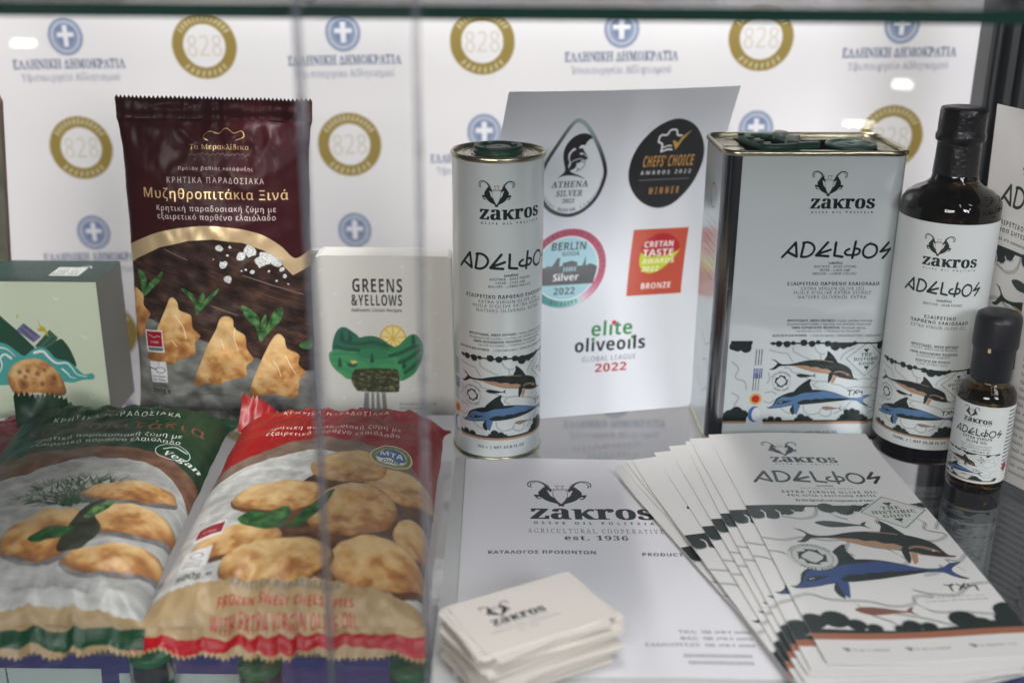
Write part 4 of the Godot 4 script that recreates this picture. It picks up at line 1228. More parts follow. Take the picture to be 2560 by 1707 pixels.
func green_print() -> Ink:
	var gr := S(10, 58, 34)
	var d := Ink.new(164.0, 300.0, 5.5, gr)
	d.T = Transform2D(0, Vector2(0, 8))
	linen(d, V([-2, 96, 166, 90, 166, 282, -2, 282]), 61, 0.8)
	var up := Ink.smooth(V([-8, 118, 16, 112, 55, 98, 90, 93, 121, 93, 145, 102, 172, 124]), false)
	d.poly(up + V([172, -5, -8, -5]), gr)
	stains(d, up + Ink.smooth(V([172, 165, 153, 130, 126, 111, 97, 110, 71, 118, 35, 145, -8, 172]), false), S(96, 66, 50), S(132, 98, 78), 21)
	var sl := -0.10
	d.text("Προϊόν βαθιάς κατάψυξης", 88, 26, 2.8, S(150, 176, 160), 0, 0.5, 1.0, 1.0, sl)
	d.text("ΚΡΗΤΙΚΑ ΠΑΡΑΔΟΣΙΑΚΑ", 86, 39, 5.6, S(226, 232, 222), 0, 0.5, 0.9, 0.96, sl)
	d.text("Χορτοπιτάκια", 90, 61, 13, S(122, 76, 60), 0, 0.5, 1.4, 1.05, sl)
	d.text("Κρητική παραδοσιακή ζύμη με", 90, 75, 5.4, S(232, 236, 228), 0, 0.5, 0.2, 0.98, sl)
	d.text("εξαιρετικό παρθένο ελαιόλαδο", 91, 84, 5.4, S(232, 236, 228), 0, 0.5, 0.2, 0.98, sl)
	d.ring(141, 90, 12, 10, 0.6, S(214, 226, 214))
	d.text("Vegan", 148, 99, 6.4, S(232, 238, 230), 3, 0.5, 0, 1.0, 0.2, 0.15)
	d.line([Vector2(134, 88), Vector2(142, 84), Vector2(150, 86)], 1.4, S(190, 212, 190))
	var rng := RandomNumberGenerator.new()
	rng.seed = 5
	for i in 420:
		var a := rng.randf_range(-2.95, -0.75)
		var far := rng.randf_range(8, 46 if a > -2.2 else 52)
		var o := Vector2(106, 184) + Vector2(cos(a), sin(a)) * far
		var dir := Vector2(cos(a), sin(a)).rotated(rng.randf_range(-0.7, 0.7)) * rng.randf_range(4, 11)
		d.line([o, o + dir], rng.randf_range(1.2, 2.6) * (1.2 - far / 60.0), [S(40, 74, 46), S(26, 54, 34), S(56, 94, 56)][i % 3], 0.3, false)
	var k := 0
	for p in [[128, 156, 30, 14, -0.25], [138, 190, 27, 17, -0.2], [92, 212, 25, 29, 0.3], [140, 230, 32, 13, -0.3]]:
		stains(d, Ink.oval(p[0] + 1, p[1] + 4, p[2] + 1, p[3] + 1, 30, p[4]), S(96, 92, 92), S(140, 138, 138), k)
		var q := PackedVector2Array()
		for s in 16:
			var a := TAU * s / 16
			q.append(Vector2(p[0], p[1]) + Vector2(cos(a) * p[2], sin(a) * p[3]).rotated(p[4]) * (1.0 + 0.06 * sin(s * 2.7)))
		pastry(d, q, 70 + k, 0.66)
		k += 1
	stains(d, Ink.smooth(V([108, 178, 118, 172, 116, 190, 124, 205, 118, 225, 104, 230, 104, 200])), S(40, 42, 32), S(60, 66, 44), 9)
	leaf(d, [112, 182, 124, 172, 124, 180, 116, 192, 110, 194], S(120, 170, 96), 4)
	leaf(d, [84, 222, 92, 208, 108, 206, 100, 220], S(60, 112, 60), 5)
	d.text("ΠΡΟΤΑΣΗ ΣΕΡΒΙΡΙΣΜΑΤΟΣ", 110, 262, 2.4, S(96, 96, 100), 2, 0.5)
	var tan := PackedVector2Array()
	for i in 60:
		var x := i * 165.0 / 59 - 1
		tan.append(Vector2(x, 270 + absf(x - 110) * 0.08 + sin(x * 1.25) * 0.7))
	tan.append_array(V([166, 302, -2, 302]))
	stains(d, tan, S(156, 134, 96), S(178, 156, 116), 15)
	d.T = Transform2D()
	d.rect(-1, 282, 170, 20, S(160, 138, 100))
	d.poly(V([-1, 285, 60, 287, 120, 285.5, 166, 286, 166, 298, 110, 296.5, 50, 298, -1, 296]), S(14, 66, 40))
	return d

# ---------------------------------------------------------------- pillow bags
# x runs across, y up its length, z out of its printed face; the body is between the two welded ends
func bag(called: String, label: String, W: float, L: float, front: float, back: float, face: Material, plain: Material, seed_: int, crease := 1.0, foot_bend := 0.0, head_bend := 0.0, blunt := 4.0, spike := 0.0) -> Node3D:
	var o := thing(called, label, "bag")
	var n1 := noise(seed_, 9.0, 3)
	var n2 := noise(seed_ + 1, 34.0, 3)
	var n3 := noise(seed_ + 2, 26.0, 2)
	n3.fractal_type = FastNoiseLite.FRACTAL_RIDGED
	var t := func(v: float) -> float: return pow(maxf(0.0, 1.0 - pow(absf(2.0 * v - 1.0), blunt if v < 0.5 else 5.0)), 0.55)
	var s := func(u: float) -> float: return pow(maxf(0.0, 1.0 - pow(absf(2.0 * u - 1.0), 3.4)), 0.6)
	var shape := func(u: float, v: float, depth: float, wr: float) -> Vector3:
		var tv: float = t.call(v)
		var su: float = s.call(u)
		var x: float = (u - 0.5) * W * (1.0 - 0.055 * tv + 0.012 * n1.get_noise_2d(v * 0.6, seed_))
		var y: float = L * (1.0 - v)
		var near_end := 1.0 - clampf(minf(v, 1.0 - v) / 0.22, 0.0, 1.0)
		var w: float = n1.get_noise_2d(x, y) * 0.0042 * su * tv + n2.get_noise_2d(x * 1.5, y * 0.9) * 0.0013 * su * (0.6 + near_end) * crease
		w += (n3.get_noise_2d(x * 1.3 + y * 0.4, y * 0.7 - x * 0.3) - 0.2) * (0.0030 * near_end + 0.0011) * su * crease
		return Vector3(x, y, depth * su * tv + w * wr * signf(depth) + near_end * n1.get_noise_2d(x * 0.8, seed_ * 3.1) * 0.003)
	var head := 0.016
	var tex_l := L + 2.0 * head
	part("film", grid(64, 104, func(u, v): return shape.call(u, v, front, 1.0), true, Rect2(0, head / tex_l, 1, L / tex_l)), face, o)
	part("back_film", grid(40, 60, func(u, v): return shape.call(u, v, -back, 0.6), false, Rect2(0, 0, 1, 0.02)), plain, o)
	for e in 2:
		var bend: float = [head_bend, foot_bend][e]
		var teeth := int(W / 0.0033)
		var strip := grid(teeth * 2, 8, func(u, v):
			var edge: Vector3 = shape.call(u, float(e), front, 1.0)
			var far: float = v if e == 1 else 1.0 - v
			var reach: float = far * head + (0.0026 * (roundi(u * teeth * 2) % 2) if far > 0.99 else 0.0)
			var lift: float = bend + (spike * pow(maxf(0.0, 1.0 - u * 2.6), 1.3) if e == 0 else 0.0)
			var dir := Vector3(0, (1.0 if e == 0 else -1.0) * cos(lift), sin(lift)) * (1.0 + (0.9 if spike > 0.0 and e == 0 else 0.0) * maxf(0.0, 1.0 - u * 2.6))
			var rip := sin(u * 26.0 + seed_) * 0.0012 * far + n1.get_noise_2d(u * 0.4, far * 0.1 + seed_) * 0.007 * far * (1.0 if bend != 0.0 else 0.5)
			return edge + dir * reach + Vector3(0, 0, rip + 0.0004 * sin(far * 40.0)), true, Rect2(0, 0 if e == 0 else 1.0 - head / tex_l, 1, head / tex_l))
		part(["top_seal", "bottom_seal"][e], strip, face, o)
	return o

func lay(o: Node3D, at: Vector3, turn: float, tilt := 0.0) -> void:
	o.transform = Transform3D(Basis(Vector3.UP, turn) * Basis(Vector3.RIGHT, -PI / 2 + tilt), at)

# a card shape pushed back in depth: outline in x, y; a printed face and its body
func carton(parent: Node3D, outline: PackedVector2Array, depth: float, face: Material, body: Material, side: Material = null) -> void:
	var lo := Vector2(INF, INF)
	var hi := -lo
	for p in outline:
		lo = lo.min(p)
		hi = hi.max(p)
	var idx := Geometry2D.triangulate_polygon(outline)
	var st := SurfaceTool.new()
	st.begin(Mesh.PRIMITIVE_TRIANGLES)
	for i in idx:
		var p := outline[i]
		st.set_smooth_group(-1)
		st.set_uv(Vector2((p.x - lo.x) / (hi.x - lo.x), (hi.y - p.y) / (hi.y - lo.y)))
		st.add_vertex(Vector3(p.x, p.y, 0))
	st.generate_normals()
	part("front_panel", st.commit(), face, parent)
	st = SurfaceTool.new()
	st.begin(Mesh.PRIMITIVE_TRIANGLES)
	var n := outline.size()
	for i in n:
		var a := outline[i]
		var b := outline[(i + 1) % n]
		var A := Vector3(a.x, a.y, -0.0003)
		var B := Vector3(b.x, b.y, -0.0003)
		var Z := Vector3(0, 0, -depth)
		for v in [A, A + Z, B, B, A + Z, B + Z]:
			st.set_smooth_group(-1)
			st.set_uv(Vector2.ZERO)
			st.add_vertex(v)
	for k in range(0, idx.size(), 3):
		for i in [idx[k], idx[k + 2], idx[k + 1]]:
			st.set_smooth_group(-1)
			st.set_uv(Vector2.ZERO)
			st.add_vertex(Vector3(outline[i].x, outline[i].y, -depth))
	st.generate_normals()
	part("body", st.commit(), body, parent)

func leaflet_mesh(curl: float, bow := 0.0) -> Array:
	var f := func(u: float, v: float) -> Vector3:
		return Vector3(u * 0.134 + bow * 4.0 * v * (1.0 - v), curl * (0.0012 * sin(u * 5.0 + v * 3.0) + 0.0030 * pow(maxf(0.0, 2.0 * absf(v - 0.5) - 0.7), 2.0) * 10.0), v * 0.316)
	return [paper(8, 16, f, 0.0005, true), paper(8, 16, f, 0.0005, false)]

func sheet_thing(called: String, label: String, cat: String, f: Callable, thick: float, face: Material, back: Material, group := "") -> Node3D:
	var o := thing(called, label, cat, Vector3.ZERO, group)
	part("printed_face", paper(24, 32, f, thick, true), face, o)
	part("back_face", paper(24, 32, f, thick, false), back, o)
	return o

func lamp(called: String, label: String, at: Vector3, toward: Vector3, w: float, h: float, energy: float, glow: float, c: Color) -> void:
	var o := thing(called, label, "lamp", at)
	o.look_at_from_position(at, toward, Vector3.UP if absf((toward - at).normalized().y) < 0.95 else Vector3.RIGHT)
	var g := mat(c, 0.6)
	g.emission_enabled = true
	g.emission = c
	g.emission_energy_multiplier = glow
	var b := BoxMesh.new()
	b.size = Vector3(w + 0.04, h + 0.04, 0.05)
	part("lamp_housing", b, mat(Color(0.6, 0.6, 0.6), 0.5), o, Vector3(0, 0, 0.03))
	b = BoxMesh.new()
	b.size = Vector3(w, h, 0.004)
	part("lamp_diffuser", b, g, o, Vector3(0, 0, 0.002))
	if energy > 0.0:
		var l := AreaLight3D.new()
		l.name = "lamp_light"
		l.area_size = Vector2(w, h)
		l.light_color = c
		l.light_energy = energy
		l.area_range = 12.0
		l.area_attenuation = 2.0
		l.shadow_enabled = true
		o.add_child(l)
		l.position = Vector3(0, 0, -0.004)

# ---------------------------------------------------------------- the scene, part by part
func build_case() -> void:
	var clear := pane(Color(0.20, 0.34, 0.36), 0.03)
	var rim := mat(Color(0.03, 0.16, 0.13), 0.15)
	# the shelf everything stands on, and the one above it
	for k in 2:
		var y: float = [0.0, 0.3814][k]
		var h: float = [0.006, 0.0064][k]
		var o := thing("glass_shelf", ["clear glass shelf that carries the tins, bags and papers", "clear glass shelf overhead with a dark green edge, seen along the top"][k], "shelf", Vector3(-0.085, y - h, 0.066))
		o.set_meta("kind", "structure")
		var b := BoxMesh.new()
		b.size = Vector3(1.02, h, 0.536)
		part("glass_sheet", b, clear, o, Vector3(0, h / 2, 0))
		b = BoxMesh.new()
		b.size = Vector3(1.02, h * 0.98, 0.0012)
		part("polished_edge", b, rim, o, Vector3(0, h / 2, 0.2688))
	# two sliding doors that overlap, each with a plastic strip down its edge
	for k in 2:
		var x0: float = [-0.62, -0.0965][k]
		var x1: float = [-0.0425, 0.60][k]
		var z: float = [0.366, 0.354][k]
		var o := thing("sliding_door", ["left clear glass sliding door, its edge running past the round tin", "right clear glass sliding door, its edge crossing the maroon bag"][k], "door", Vector3(0, -0.42, z))
		var b := BoxMesh.new()
		b.size = Vector3(x1 - x0, 1.1, 0.005)
		part("glass_pane", b, pane(Color(0.75, 0.76, 0.78), 0.004), o, Vector3((x0 + x1) / 2, 0.55, 0))
		b = BoxMesh.new()
		b.size = Vector3(0.0034, 1.1, 0.0074)
		part("edge_strip", b, pane(Color(0.40, 0.41, 0.45), [0.20, 0.34][k], 0.15), o, Vector3(x1 if k == 0 else x0, 0.55, 0))
	# the printed backdrop, some way behind the back glass
	var d := banner_print(1280.0, 765.0)
	var n := noise(2, 3.0, 2)
	var bn := thing("backdrop_banner", "white printed backdrop with blue coats of arms and gold seals", "banner", Vector3(-0.035, 0.296, -0.40))
	bn.rotation.z = 0.0225
	bn.scale = Vector3(1.1636, 1.1636, 1.0)
	var bf := func(u: float, v: float) -> Vector3: return Vector3(-0.77 + u * 1.280, 0.092 - v * 0.765, 0.0045 * n.get_noise_2d(u * 1.2, v * 0.5))
	part("printed_face", paper(60, 36, bf, 0.0008, true), printed(d, 0.55), bn)
	part("back_face", paper(60, 36, bf, 0.0008, false), mat(S(220, 220, 220), 0.7), bn)
	var bg := thing("back_glass", "clear glass back panel of the case, before the printed backdrop", "panel", Vector3(-0.09, -0.42, -0.2285))
	var gb := BoxMesh.new()
	gb.size = Vector3(1.03, 1.1, 0.005)
	var matte := pane(Color(0.7, 0.72, 0.74), 0.003)
	matte.metallic_specular = 0.0   # coated against reflections
	part("glass_pane", gb, matte, bg, Vector3(0, 0.55, 0))
	# the corner post on the right, a grooved aluminium section
	var post := thing("corner_post", "dark grooved aluminium corner post at the right of the backdrop", "post", Vector3(0.434, -0.45, -0.2))
	var alu := mat(Color(0.055, 0.057, 0.058).linear_to_srgb(), 0.35, 0.5)
	for q in [[0.002, 0.004, 0.0], [0.0062, 0.0034, 0.004], [0.013, 0.0095, -0.014], [0.0215, 0.0072, 0.002], [0.0283, 0.0050, -0.014], [0.0338, 0.0055, 0.004], [0.056, 0.038, -0.006]]:
		part("profile_rib", block(q[1], 1.0, 0.03, 0.0005), alu, post, Vector3(q[0], 0, q[2] - 0.012))

func build_back_row() -> void:
	# pale carton at the far left, its near corner in view
	var o := thing("flat_carton", "pale green carton with a green top, mountain, sea and pastry drawing, at the left edge", "carton", Vector3(-0.4175, 0, -0.055))
	carton(o, V([-0.0625, 0.0, 0.0625, 0.0, 0.0625, 0.127, -0.0625, 0.127]), 0.064, printed(carton_front(), 0.5), relief(mat(S(104, 104, 94), 0.55), 5, 0.02, 0.15))
	var td := Ink.new(125.0, 64.0, 4.0, S(40, 66, 60))
	for i in 5:
		words(td, 2, 8 + i * 4.6, 2.6, [5, 8, 4, 7, 6, 3, 8] if i % 2 else [7, 3, 6, 9, 5, 6], S(84, 104, 98), 1.6)
	for i in 6:
		words(td, 2, 34 + i * 4.0, 2.6, [6, 9, 4, 5, 7, 8, 4] if i % 2 else [4, 7, 7, 5, 9, 6, 3], S(90, 110, 102), 1.6)
	for l in [[98, 20, 104, 17, 107, 23]]:
		td.stroke(Ink.smooth(V(l), false), 1.6, S(206, 212, 206))
	var tp := grid(2, 2, func(u, v): return Vector3(-0.0625 + u * 0.125, 0.1273, -0.064 + v * 0.0637))
	part("top_panel", tp, printed(td, 0.5), o)
	var ld := Ink.new(26.0, 26.0, 8.0, S(222, 224, 220))
	words(ld, 3, 8, 3, [5, 4], S(90, 90, 90), 2.0)
	words(ld, 4, 15, 4, [4, 3], S(40, 40, 42), 2.4)
	words(ld, 2, 22, 4, [5, 4], S(40, 40, 42), 2.2)
	part("date_label", grid(1, 1, func(u, v): return Vector3(0.016 + u * 0.026, 0.1276, -0.042 + v * 0.026)), printed(ld, 0.6), o)
	# upright grey-green carton behind it
	o = thing("upright_carton", "tall dull olive carton with a rounded corner, cut by the left edge", "carton", Vector3(-0.4655, 0, -0.115))
	o.rotation.z = -0.075
	carton(o, V([-0.09, 0.0, 0.0, 0.0, 0.004, 0.27, 0.0, 0.279, -0.008, 0.285, -0.09, 0.285]), 0.006, relief(mat(S(96, 96, 82), 0.45), 8, 0.02, 0.2), mat(S(92, 60, 52), 0.6))
	# recipe carton
	o = thing("recipe_carton", "off white carton with green hills, lemon slice and vine leaf roll on a fork", "carton", Vector3(-0.1245, 0, -0.07))
	carton(o, V([-0.0675, 0.0, 0.0740, 0.0, 0.0710, 0.145, 0.0685, 0.148, -0.0405, 0.148, -0.0455, 0.146, -0.0480, 0.141]), 0.028, printed(recipe_front(), 0.45), mat(S(196, 196, 190), 0.6))
	var wc := thing("white_card", "plain white card between the maroon bag and the recipe carton", "card", Vector3(-0.155, 0, -0.112))
	part("card_sheet", block(0.10, 0.142, 0.0012, 0.0003), mat(S(228, 228, 232), 0.6), wc)

func build_bags() -> void:
	var mp := maroon_print()
	var film := printed(mp[0], 0.36, 0.0, 0.3)
	film.metallic_texture = mp[1].tex()
	film.metallic_texture_channel = BaseMaterial3D.TEXTURE_CHANNEL_RED
	film.metallic = 1.0
	var o := bag("pastry_bag", "upright maroon bag of triangular cheese pastries with a gold arch", 0.160, 0.252, 0.017, 0.016, film, mat(S(54, 12, 17), 0.35), 4, 0.8)
	o.transform = Transform3D(Basis(Vector3.RIGHT, -0.06) * Basis(Vector3.BACK, -0.012), Vector3(-0.2475, 0.013, -0.046))
	# the two bags lying in front
	o = bag("pastry_bag", "red and white bag of half-moon sweet pastries lying on the shelf", 0.176, 0.276, 0.0275, 0.016, dimmed(printed(red_print(), 0.36, 0.0, 0.4), 0.87), mat(S(188, 164, 126), 0.45), 17, 1.0, -0.9, -0.3, 30.0, 1.0)
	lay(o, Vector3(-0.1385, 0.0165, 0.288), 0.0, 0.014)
	o = bag("pastry_bag", "green and white bag of long herb pastries lying at the left", 0.178, 0.280, 0.0265, 0.016, dimmed(printed(green_print(), 0.38, 0.0, 0.4), 0.82), mat(S(182, 158, 118), 0.45), 29, 1.0, -0.9, 0.0, 30.0, 1.5)
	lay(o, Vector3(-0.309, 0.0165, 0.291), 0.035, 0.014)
	# a second maroon bag under the green one: only its welded end shows
	var md := Ink.new(40, 40, 2.0, S(104, 16, 32))
	o = bag("pastry_bag", "dark red bag under the green one, only its toothed end showing", 0.15, 0.16, 0.008, 0.006, printed(md, 0.35), mat(S(104, 16, 32), 0.4), 41, 0.8)
	lay(o, Vector3(-0.425, 0.012, 0.165), 0.10, 0.04)

func build_tins() -> void:
	var brass := relief(mat(Color(0.70, 0.68, 0.58), 0.28, 1.0), 3, 0.03, 0.12)
	var lid_m := relief(mat(Color(0.72, 0.70, 0.62), 0.26, 1.0), 6, 0.05, 0.18)
	var green := mat(S(26, 66, 54), 0.42)
	var grey := mat(S(150, 156, 150), 0.5)
	# round tin
	var o := thing("round_tin", "tall round silver white oil tin with dolphins and a green cap", "tin", Vector3(-0.012, 0.0006, -0.011))
	var r := 0.0361
	part("body", lathe([[r, 0.0035], [r, 0.2475]], 96, -PI, PI), relief(printed(tin_label(), 0.30, 0.38), 12, 0.006, 0.22), o)
	part("bottom_rim", lathe([[r - 0.002, 0.0], [r + 0.0004, 0.0002], [r + 0.0011, 0.0012], [r + 0.0011, 0.0028], [r + 0.0004, 0.0038], [r - 0.001, 0.004]], 96), brass, o)
	part("top_rim", lathe([[r - 0.001, 0.2468], [r + 0.0006, 0.2470], [r + 0.0012, 0.2480], [r + 0.0012, 0.2502], [r + 0.0005, 0.2511], [r - 0.0006, 0.2511], [r - 0.0013, 0.2500], [r - 0.0015, 0.2476]], 96), brass, o)
	part("lid", lathe([[r - 0.0014, 0.2478], [0.0325, 0.2478], [0.0318, 0.2486], [0.0300, 0.2486], [0.0293, 0.2479], [0.0272, 0.2479], [0.0265, 0.2487], [0.0248, 0.2487], [0.0240, 0.2480], [0.0222, 0.2480], [0.0215, 0.2488], [0.0, 0.2488]], 96), lid_m, o)
	var cap := part("pour_cap", lathe([[0.0185, 0.2484], [0.0192, 0.2490], [0.0192, 0.2512], [0.0183, 0.2516], [0.0183, 0.2530], [0.0190, 0.2534], [0.0188, 0.2546], [0.0165, 0.2548], [0.0150, 0.2540], [0.0148, 0.2522], [0.0125, 0.2520], [0.0118, 0.2528], [0.0, 0.2529]], 64), green, o)
	for i in 4:
		var tabm := part("cap_tab", block(0.0042, 0.0020, 0.0050, 0.0004), green, cap, Vector3(sin(i * PI / 2 + 0.5) * 0.0137, 0.2526, cos(i * PI / 2 + 0.5) * 0.0137))
		tabm.rotation.y = i * PI / 2 + 0.5
	part("cap_disc", lathe([[0.0098, 0.2528], [0.0096, 0.2535], [0.0022, 0.2536], [0.0014, 0.2530], [0.0, 0.2530]], 40), grey, cap)
	# rectangular tin
	o = thing("rectangular_tin", "large rectangular silver white oil tin with a folded green handle", "tin", Vector3(0.2385, 0.0006, -0.0605))
	o.rotation.y = 0.035
	var W := 0.147
	var D := 0.0865
	var ring := func(g: float) -> PackedVector2Array: return turned(rounded(W + g * 2, D + g * 2, 0.0135 + g, 8))
	var bodym := relief(printed(can_label(), 0.25, 0.38), 15, 0.005, 0.40)
	part("body", loft([[ring.call(0.0), 0.003, 1.0], [ring.call(0.0), 0.08, 0.685], [ring.call(0.0), 0.16, 0.357], [ring.call(0.0), 0.247, 0.0]], false, false), bodym, o)
	for q in [["bottom_rim", [[-0.003, 0.0], [0.0006, 0.0002], [0.0013, 0.0014], [0.0012, 0.003], [0.0, 0.0038]]], ["top_rim", [[-0.0006, 0.2462], [0.0008, 0.2466], [0.0015, 0.2476], [0.0014, 0.2500], [0.0005, 0.2508], [-0.0006, 0.2508], [-0.0014, 0.2498], [-0.0016, 0.2470]]]]:
		var rings := []
		for p in q[1]:
			rings.append([ring.call(p[0]), p[1], 0.0])
		part(q[0], loft(rings, false, q[0] == "bottom_rim"), brass, o)
	part("lid", loft([[ring.call(-0.0012), 0.2465, 0.0], [ring.call(-0.004), 0.2466, 0.0], [ring.call(-0.0055), 0.2476, 0.0], [ring.call(-0.02), 0.2478, 0.0]], true, false), lid_m, o)
	# welded seam on the near left corner: a folded strip of bare metal
	var arc := func(u: float, v: float) -> Vector3:
		var phi := deg_to_rad(lerpf(10.0, 88.0, u))
		var rr := 0.0135 + 0.0004 + 0.0005 * absf(sin(u * PI * 2.0))
		return Vector3(-W / 2 + 0.0135 - cos(phi) * rr, 0.2464 - v * 0.2426, D / 2 - 0.0135 + sin(phi) * rr)
	part("side_seam", grid(24, 1, arc), mat(Color(0.52, 0.53, 0.54), 0.16, 1.0), o)
	# folded plastic handle: a strap loop lying on the lid, its two ends held in grey clips
	var hd := Node3D.new()
	hd.name = "carry_handle"
	o.add_child(hd)
	hd.position = Vector3(-0.031, 0.2490, 0.006)
	hd.rotation.y = 0.25
	var loop := rounded(0.036, 0.058, 0.012, 6)
	var inner := rounded(0.023, 0.045, 0.007, 6)
	part("strap", loft([[inner, 0.0, 0], [loop, 0.0, 0], [loop, 0.0046, 0], [inner, 0.0046, 0], [inner, 0.0, 0]], false, false), green, hd)
	for i in 6:
		part("strap_tooth", block(0.0052, 0.0018, 0.0022, 0.0003), [green, grey][i % 2], hd, Vector3(-0.0150 + (i % 2) * 0.0016, 0.0046, -0.021 + i * 0.0085))
	for z in [-0.012, 0.008]:
		var clip := part("handle_clip", block(0.009, 0.0085, 0.011, 0.0018), grey, hd, Vector3(0.0165, 0.0, z))
		clip.rotation.y = 0.5 + z * 20
	part("strap_end", block(0.020, 0.0052, 0.0058, 0.0008), green, hd, Vector3(0.0215, 0.0002, 0.0235))
	part("pour_cap", lathe([[0.0205, 0.2470], [0.0208, 0.2486], [0.0205, 0.2500], [0.0185, 0.2504], [0.0165, 0.2498], [0.0160, 0.2490], [0.0125, 0.2490], [0.0118, 0.2497], [0.0030, 0.2497], [0.0022, 0.2491], [0.0, 0.2491]], 56), green, o, Vector3(0.037, 0, 0.004))

# the outline begins at the far end of the left side, so that the label runs left side, front, right side
func turned(q: PackedVector2Array) -> PackedVector2Array:
	var out := PackedVector2Array()
	var n := q.size()
	var first := n - 1
	for i in n:
		out.append(q[(first + i) % n])
	return out

func glass(c: Color) -> StandardMaterial3D:
	var m := mat(Color(c.r, c.g, c.b, 0.0), 0.02)
	m.refraction_enabled = true
	m.refraction_scale = 0.05
	return m

func build_bottles() -> void:
	var o := thing("oil_bottle", "tall dark oil bottle with a black capsule and a white dolphin label", "bottle", Vector3(0.345, 0.0006, -0.008))
	var r := 0.0378
	part("glass_body", lathe([[0.0, 0.002], [0.028, 0.0015], [0.033, 0.0], [0.0362, 0.0012], [r, 0.005], [r, 0.210], [0.0372, 0.2155], [0.0345, 0.2200], [0.0290, 0.2240], [0.0222, 0.2272], [0.0182, 0.2310], [0.0168, 0.2370], [0.0158, 0.2450], [0.0150, 0.255], [0.0, 0.255]], 72), glass(Color(0.135, 0.085, 0.03).linear_to_srgb()), o)
	part("oil", lathe([[0.0, 0.006], [0.031, 0.006], [0.0348, 0.010], [0.0348, 0.208], [0.030, 0.216], [0.0, 0.216]], 48), mat(Color(0.030, 0.022, 0.006).linear_to_srgb(), 0.3), o)
	var half := deg_to_rad(125.0)
	var mid := deg_to_rad(-17.0)
	var lab := lathe([[r + 0.0003, 0.016], [r + 0.0003, 0.204]], 72, mid - half, mid + half)
	part("paper_label", lab, printed(bottle_label(), 0.42), o)
	var cn := noise(7, 60.0, 3)
	var prof := [[0.0172, 0.236], [0.0168, 0.2500], [0.0164, 0.2605], [0.0184, 0.2625], [0.0187, 0.2660], [0.0176, 0.2690], [0.0176, 0.2840], [0.0168, 0.2868], [0.0120, 0.2878], [0.0, 0.2872]]
	part("capsule", grid(64, 54, func(u, v):
		var f: float = v * (prof.size() - 1)
		var i := mini(int(f), prof.size() - 2)
		var a: Array = prof[i]
		var b: Array = prof[i + 1]
		var rr: float = lerpf(a[0], b[0], f - i)
		var y: float = lerpf(a[1], b[1], f - i)
		rr += cn.get_noise_3d(sin(u * TAU) * 0.02, y * 0.35, cos(u * TAU) * 0.02) * 0.0008 * minf(1.0, rr / 0.01)
		return Vector3(sin(u * TAU) * rr, y, cos(u * TAU) * rr), true), relief(mat(S(12, 12, 14), 0.32), 8, 0.03, 0.35, 256, 30.0), o)
	o = thing("oil_bottle", "small clear oil bottle with a tall black cap, nearest the right edge", "bottle", Vector3(0.368, 0.0006, 0.058))
	r = 0.0215
	part("glass_body", lathe([[0.0, 0.003], [0.015, 0.002], [0.0185, 0.0], [0.0205, 0.0012], [r, 0.004], [r, 0.0765], [0.0208, 0.0815], [0.0185, 0.0856], [0.0150, 0.0882], [0.0138, 0.091], [0.0136, 0.098], [0.0, 0.098]], 64), glass(Color(0.62, 0.50, 0.22).linear_to_srgb()), o)
	part("oil", lathe([[0.0, 0.0065], [0.016, 0.0055], [0.0193, 0.008], [0.0193, 0.074], [0.0175, 0.079], [0.0, 0.079]], 48), glass(Color(0.40, 0.23, 0.03).linear_to_srgb()), o)
	mid = deg_to_rad(-31.0)
	half = deg_to_rad(112.0)
	part("paper_label", lathe([[r + 0.0003, 0.011], [r + 0.0003, 0.075]], 64, mid - half, mid + half), printed(little_label(), 0.45), o)
	part("screw_cap", lathe([[0.0146, 0.0915], [0.0149, 0.0920], [0.0152, 0.1150], [0.0164, 0.1172], [0.0168, 0.1200], [0.0167, 0.1385], [0.0158, 0.1425], [0.0136, 0.1440], [0.0, 0.1443]], 64), relief(mat(S(24, 25, 30), 0.42), 9, 0.05, 0.1, 128, 40.0), o)
	part("cap_tag", block(0.0022, 0.0042, 0.0006, 0.0001), mat(S(196, 176, 140), 0.5), o, Vector3(sin(-0.62) * 0.0164, 0.116, cos(-0.62) * 0.0164)).rotation.y = -0.62

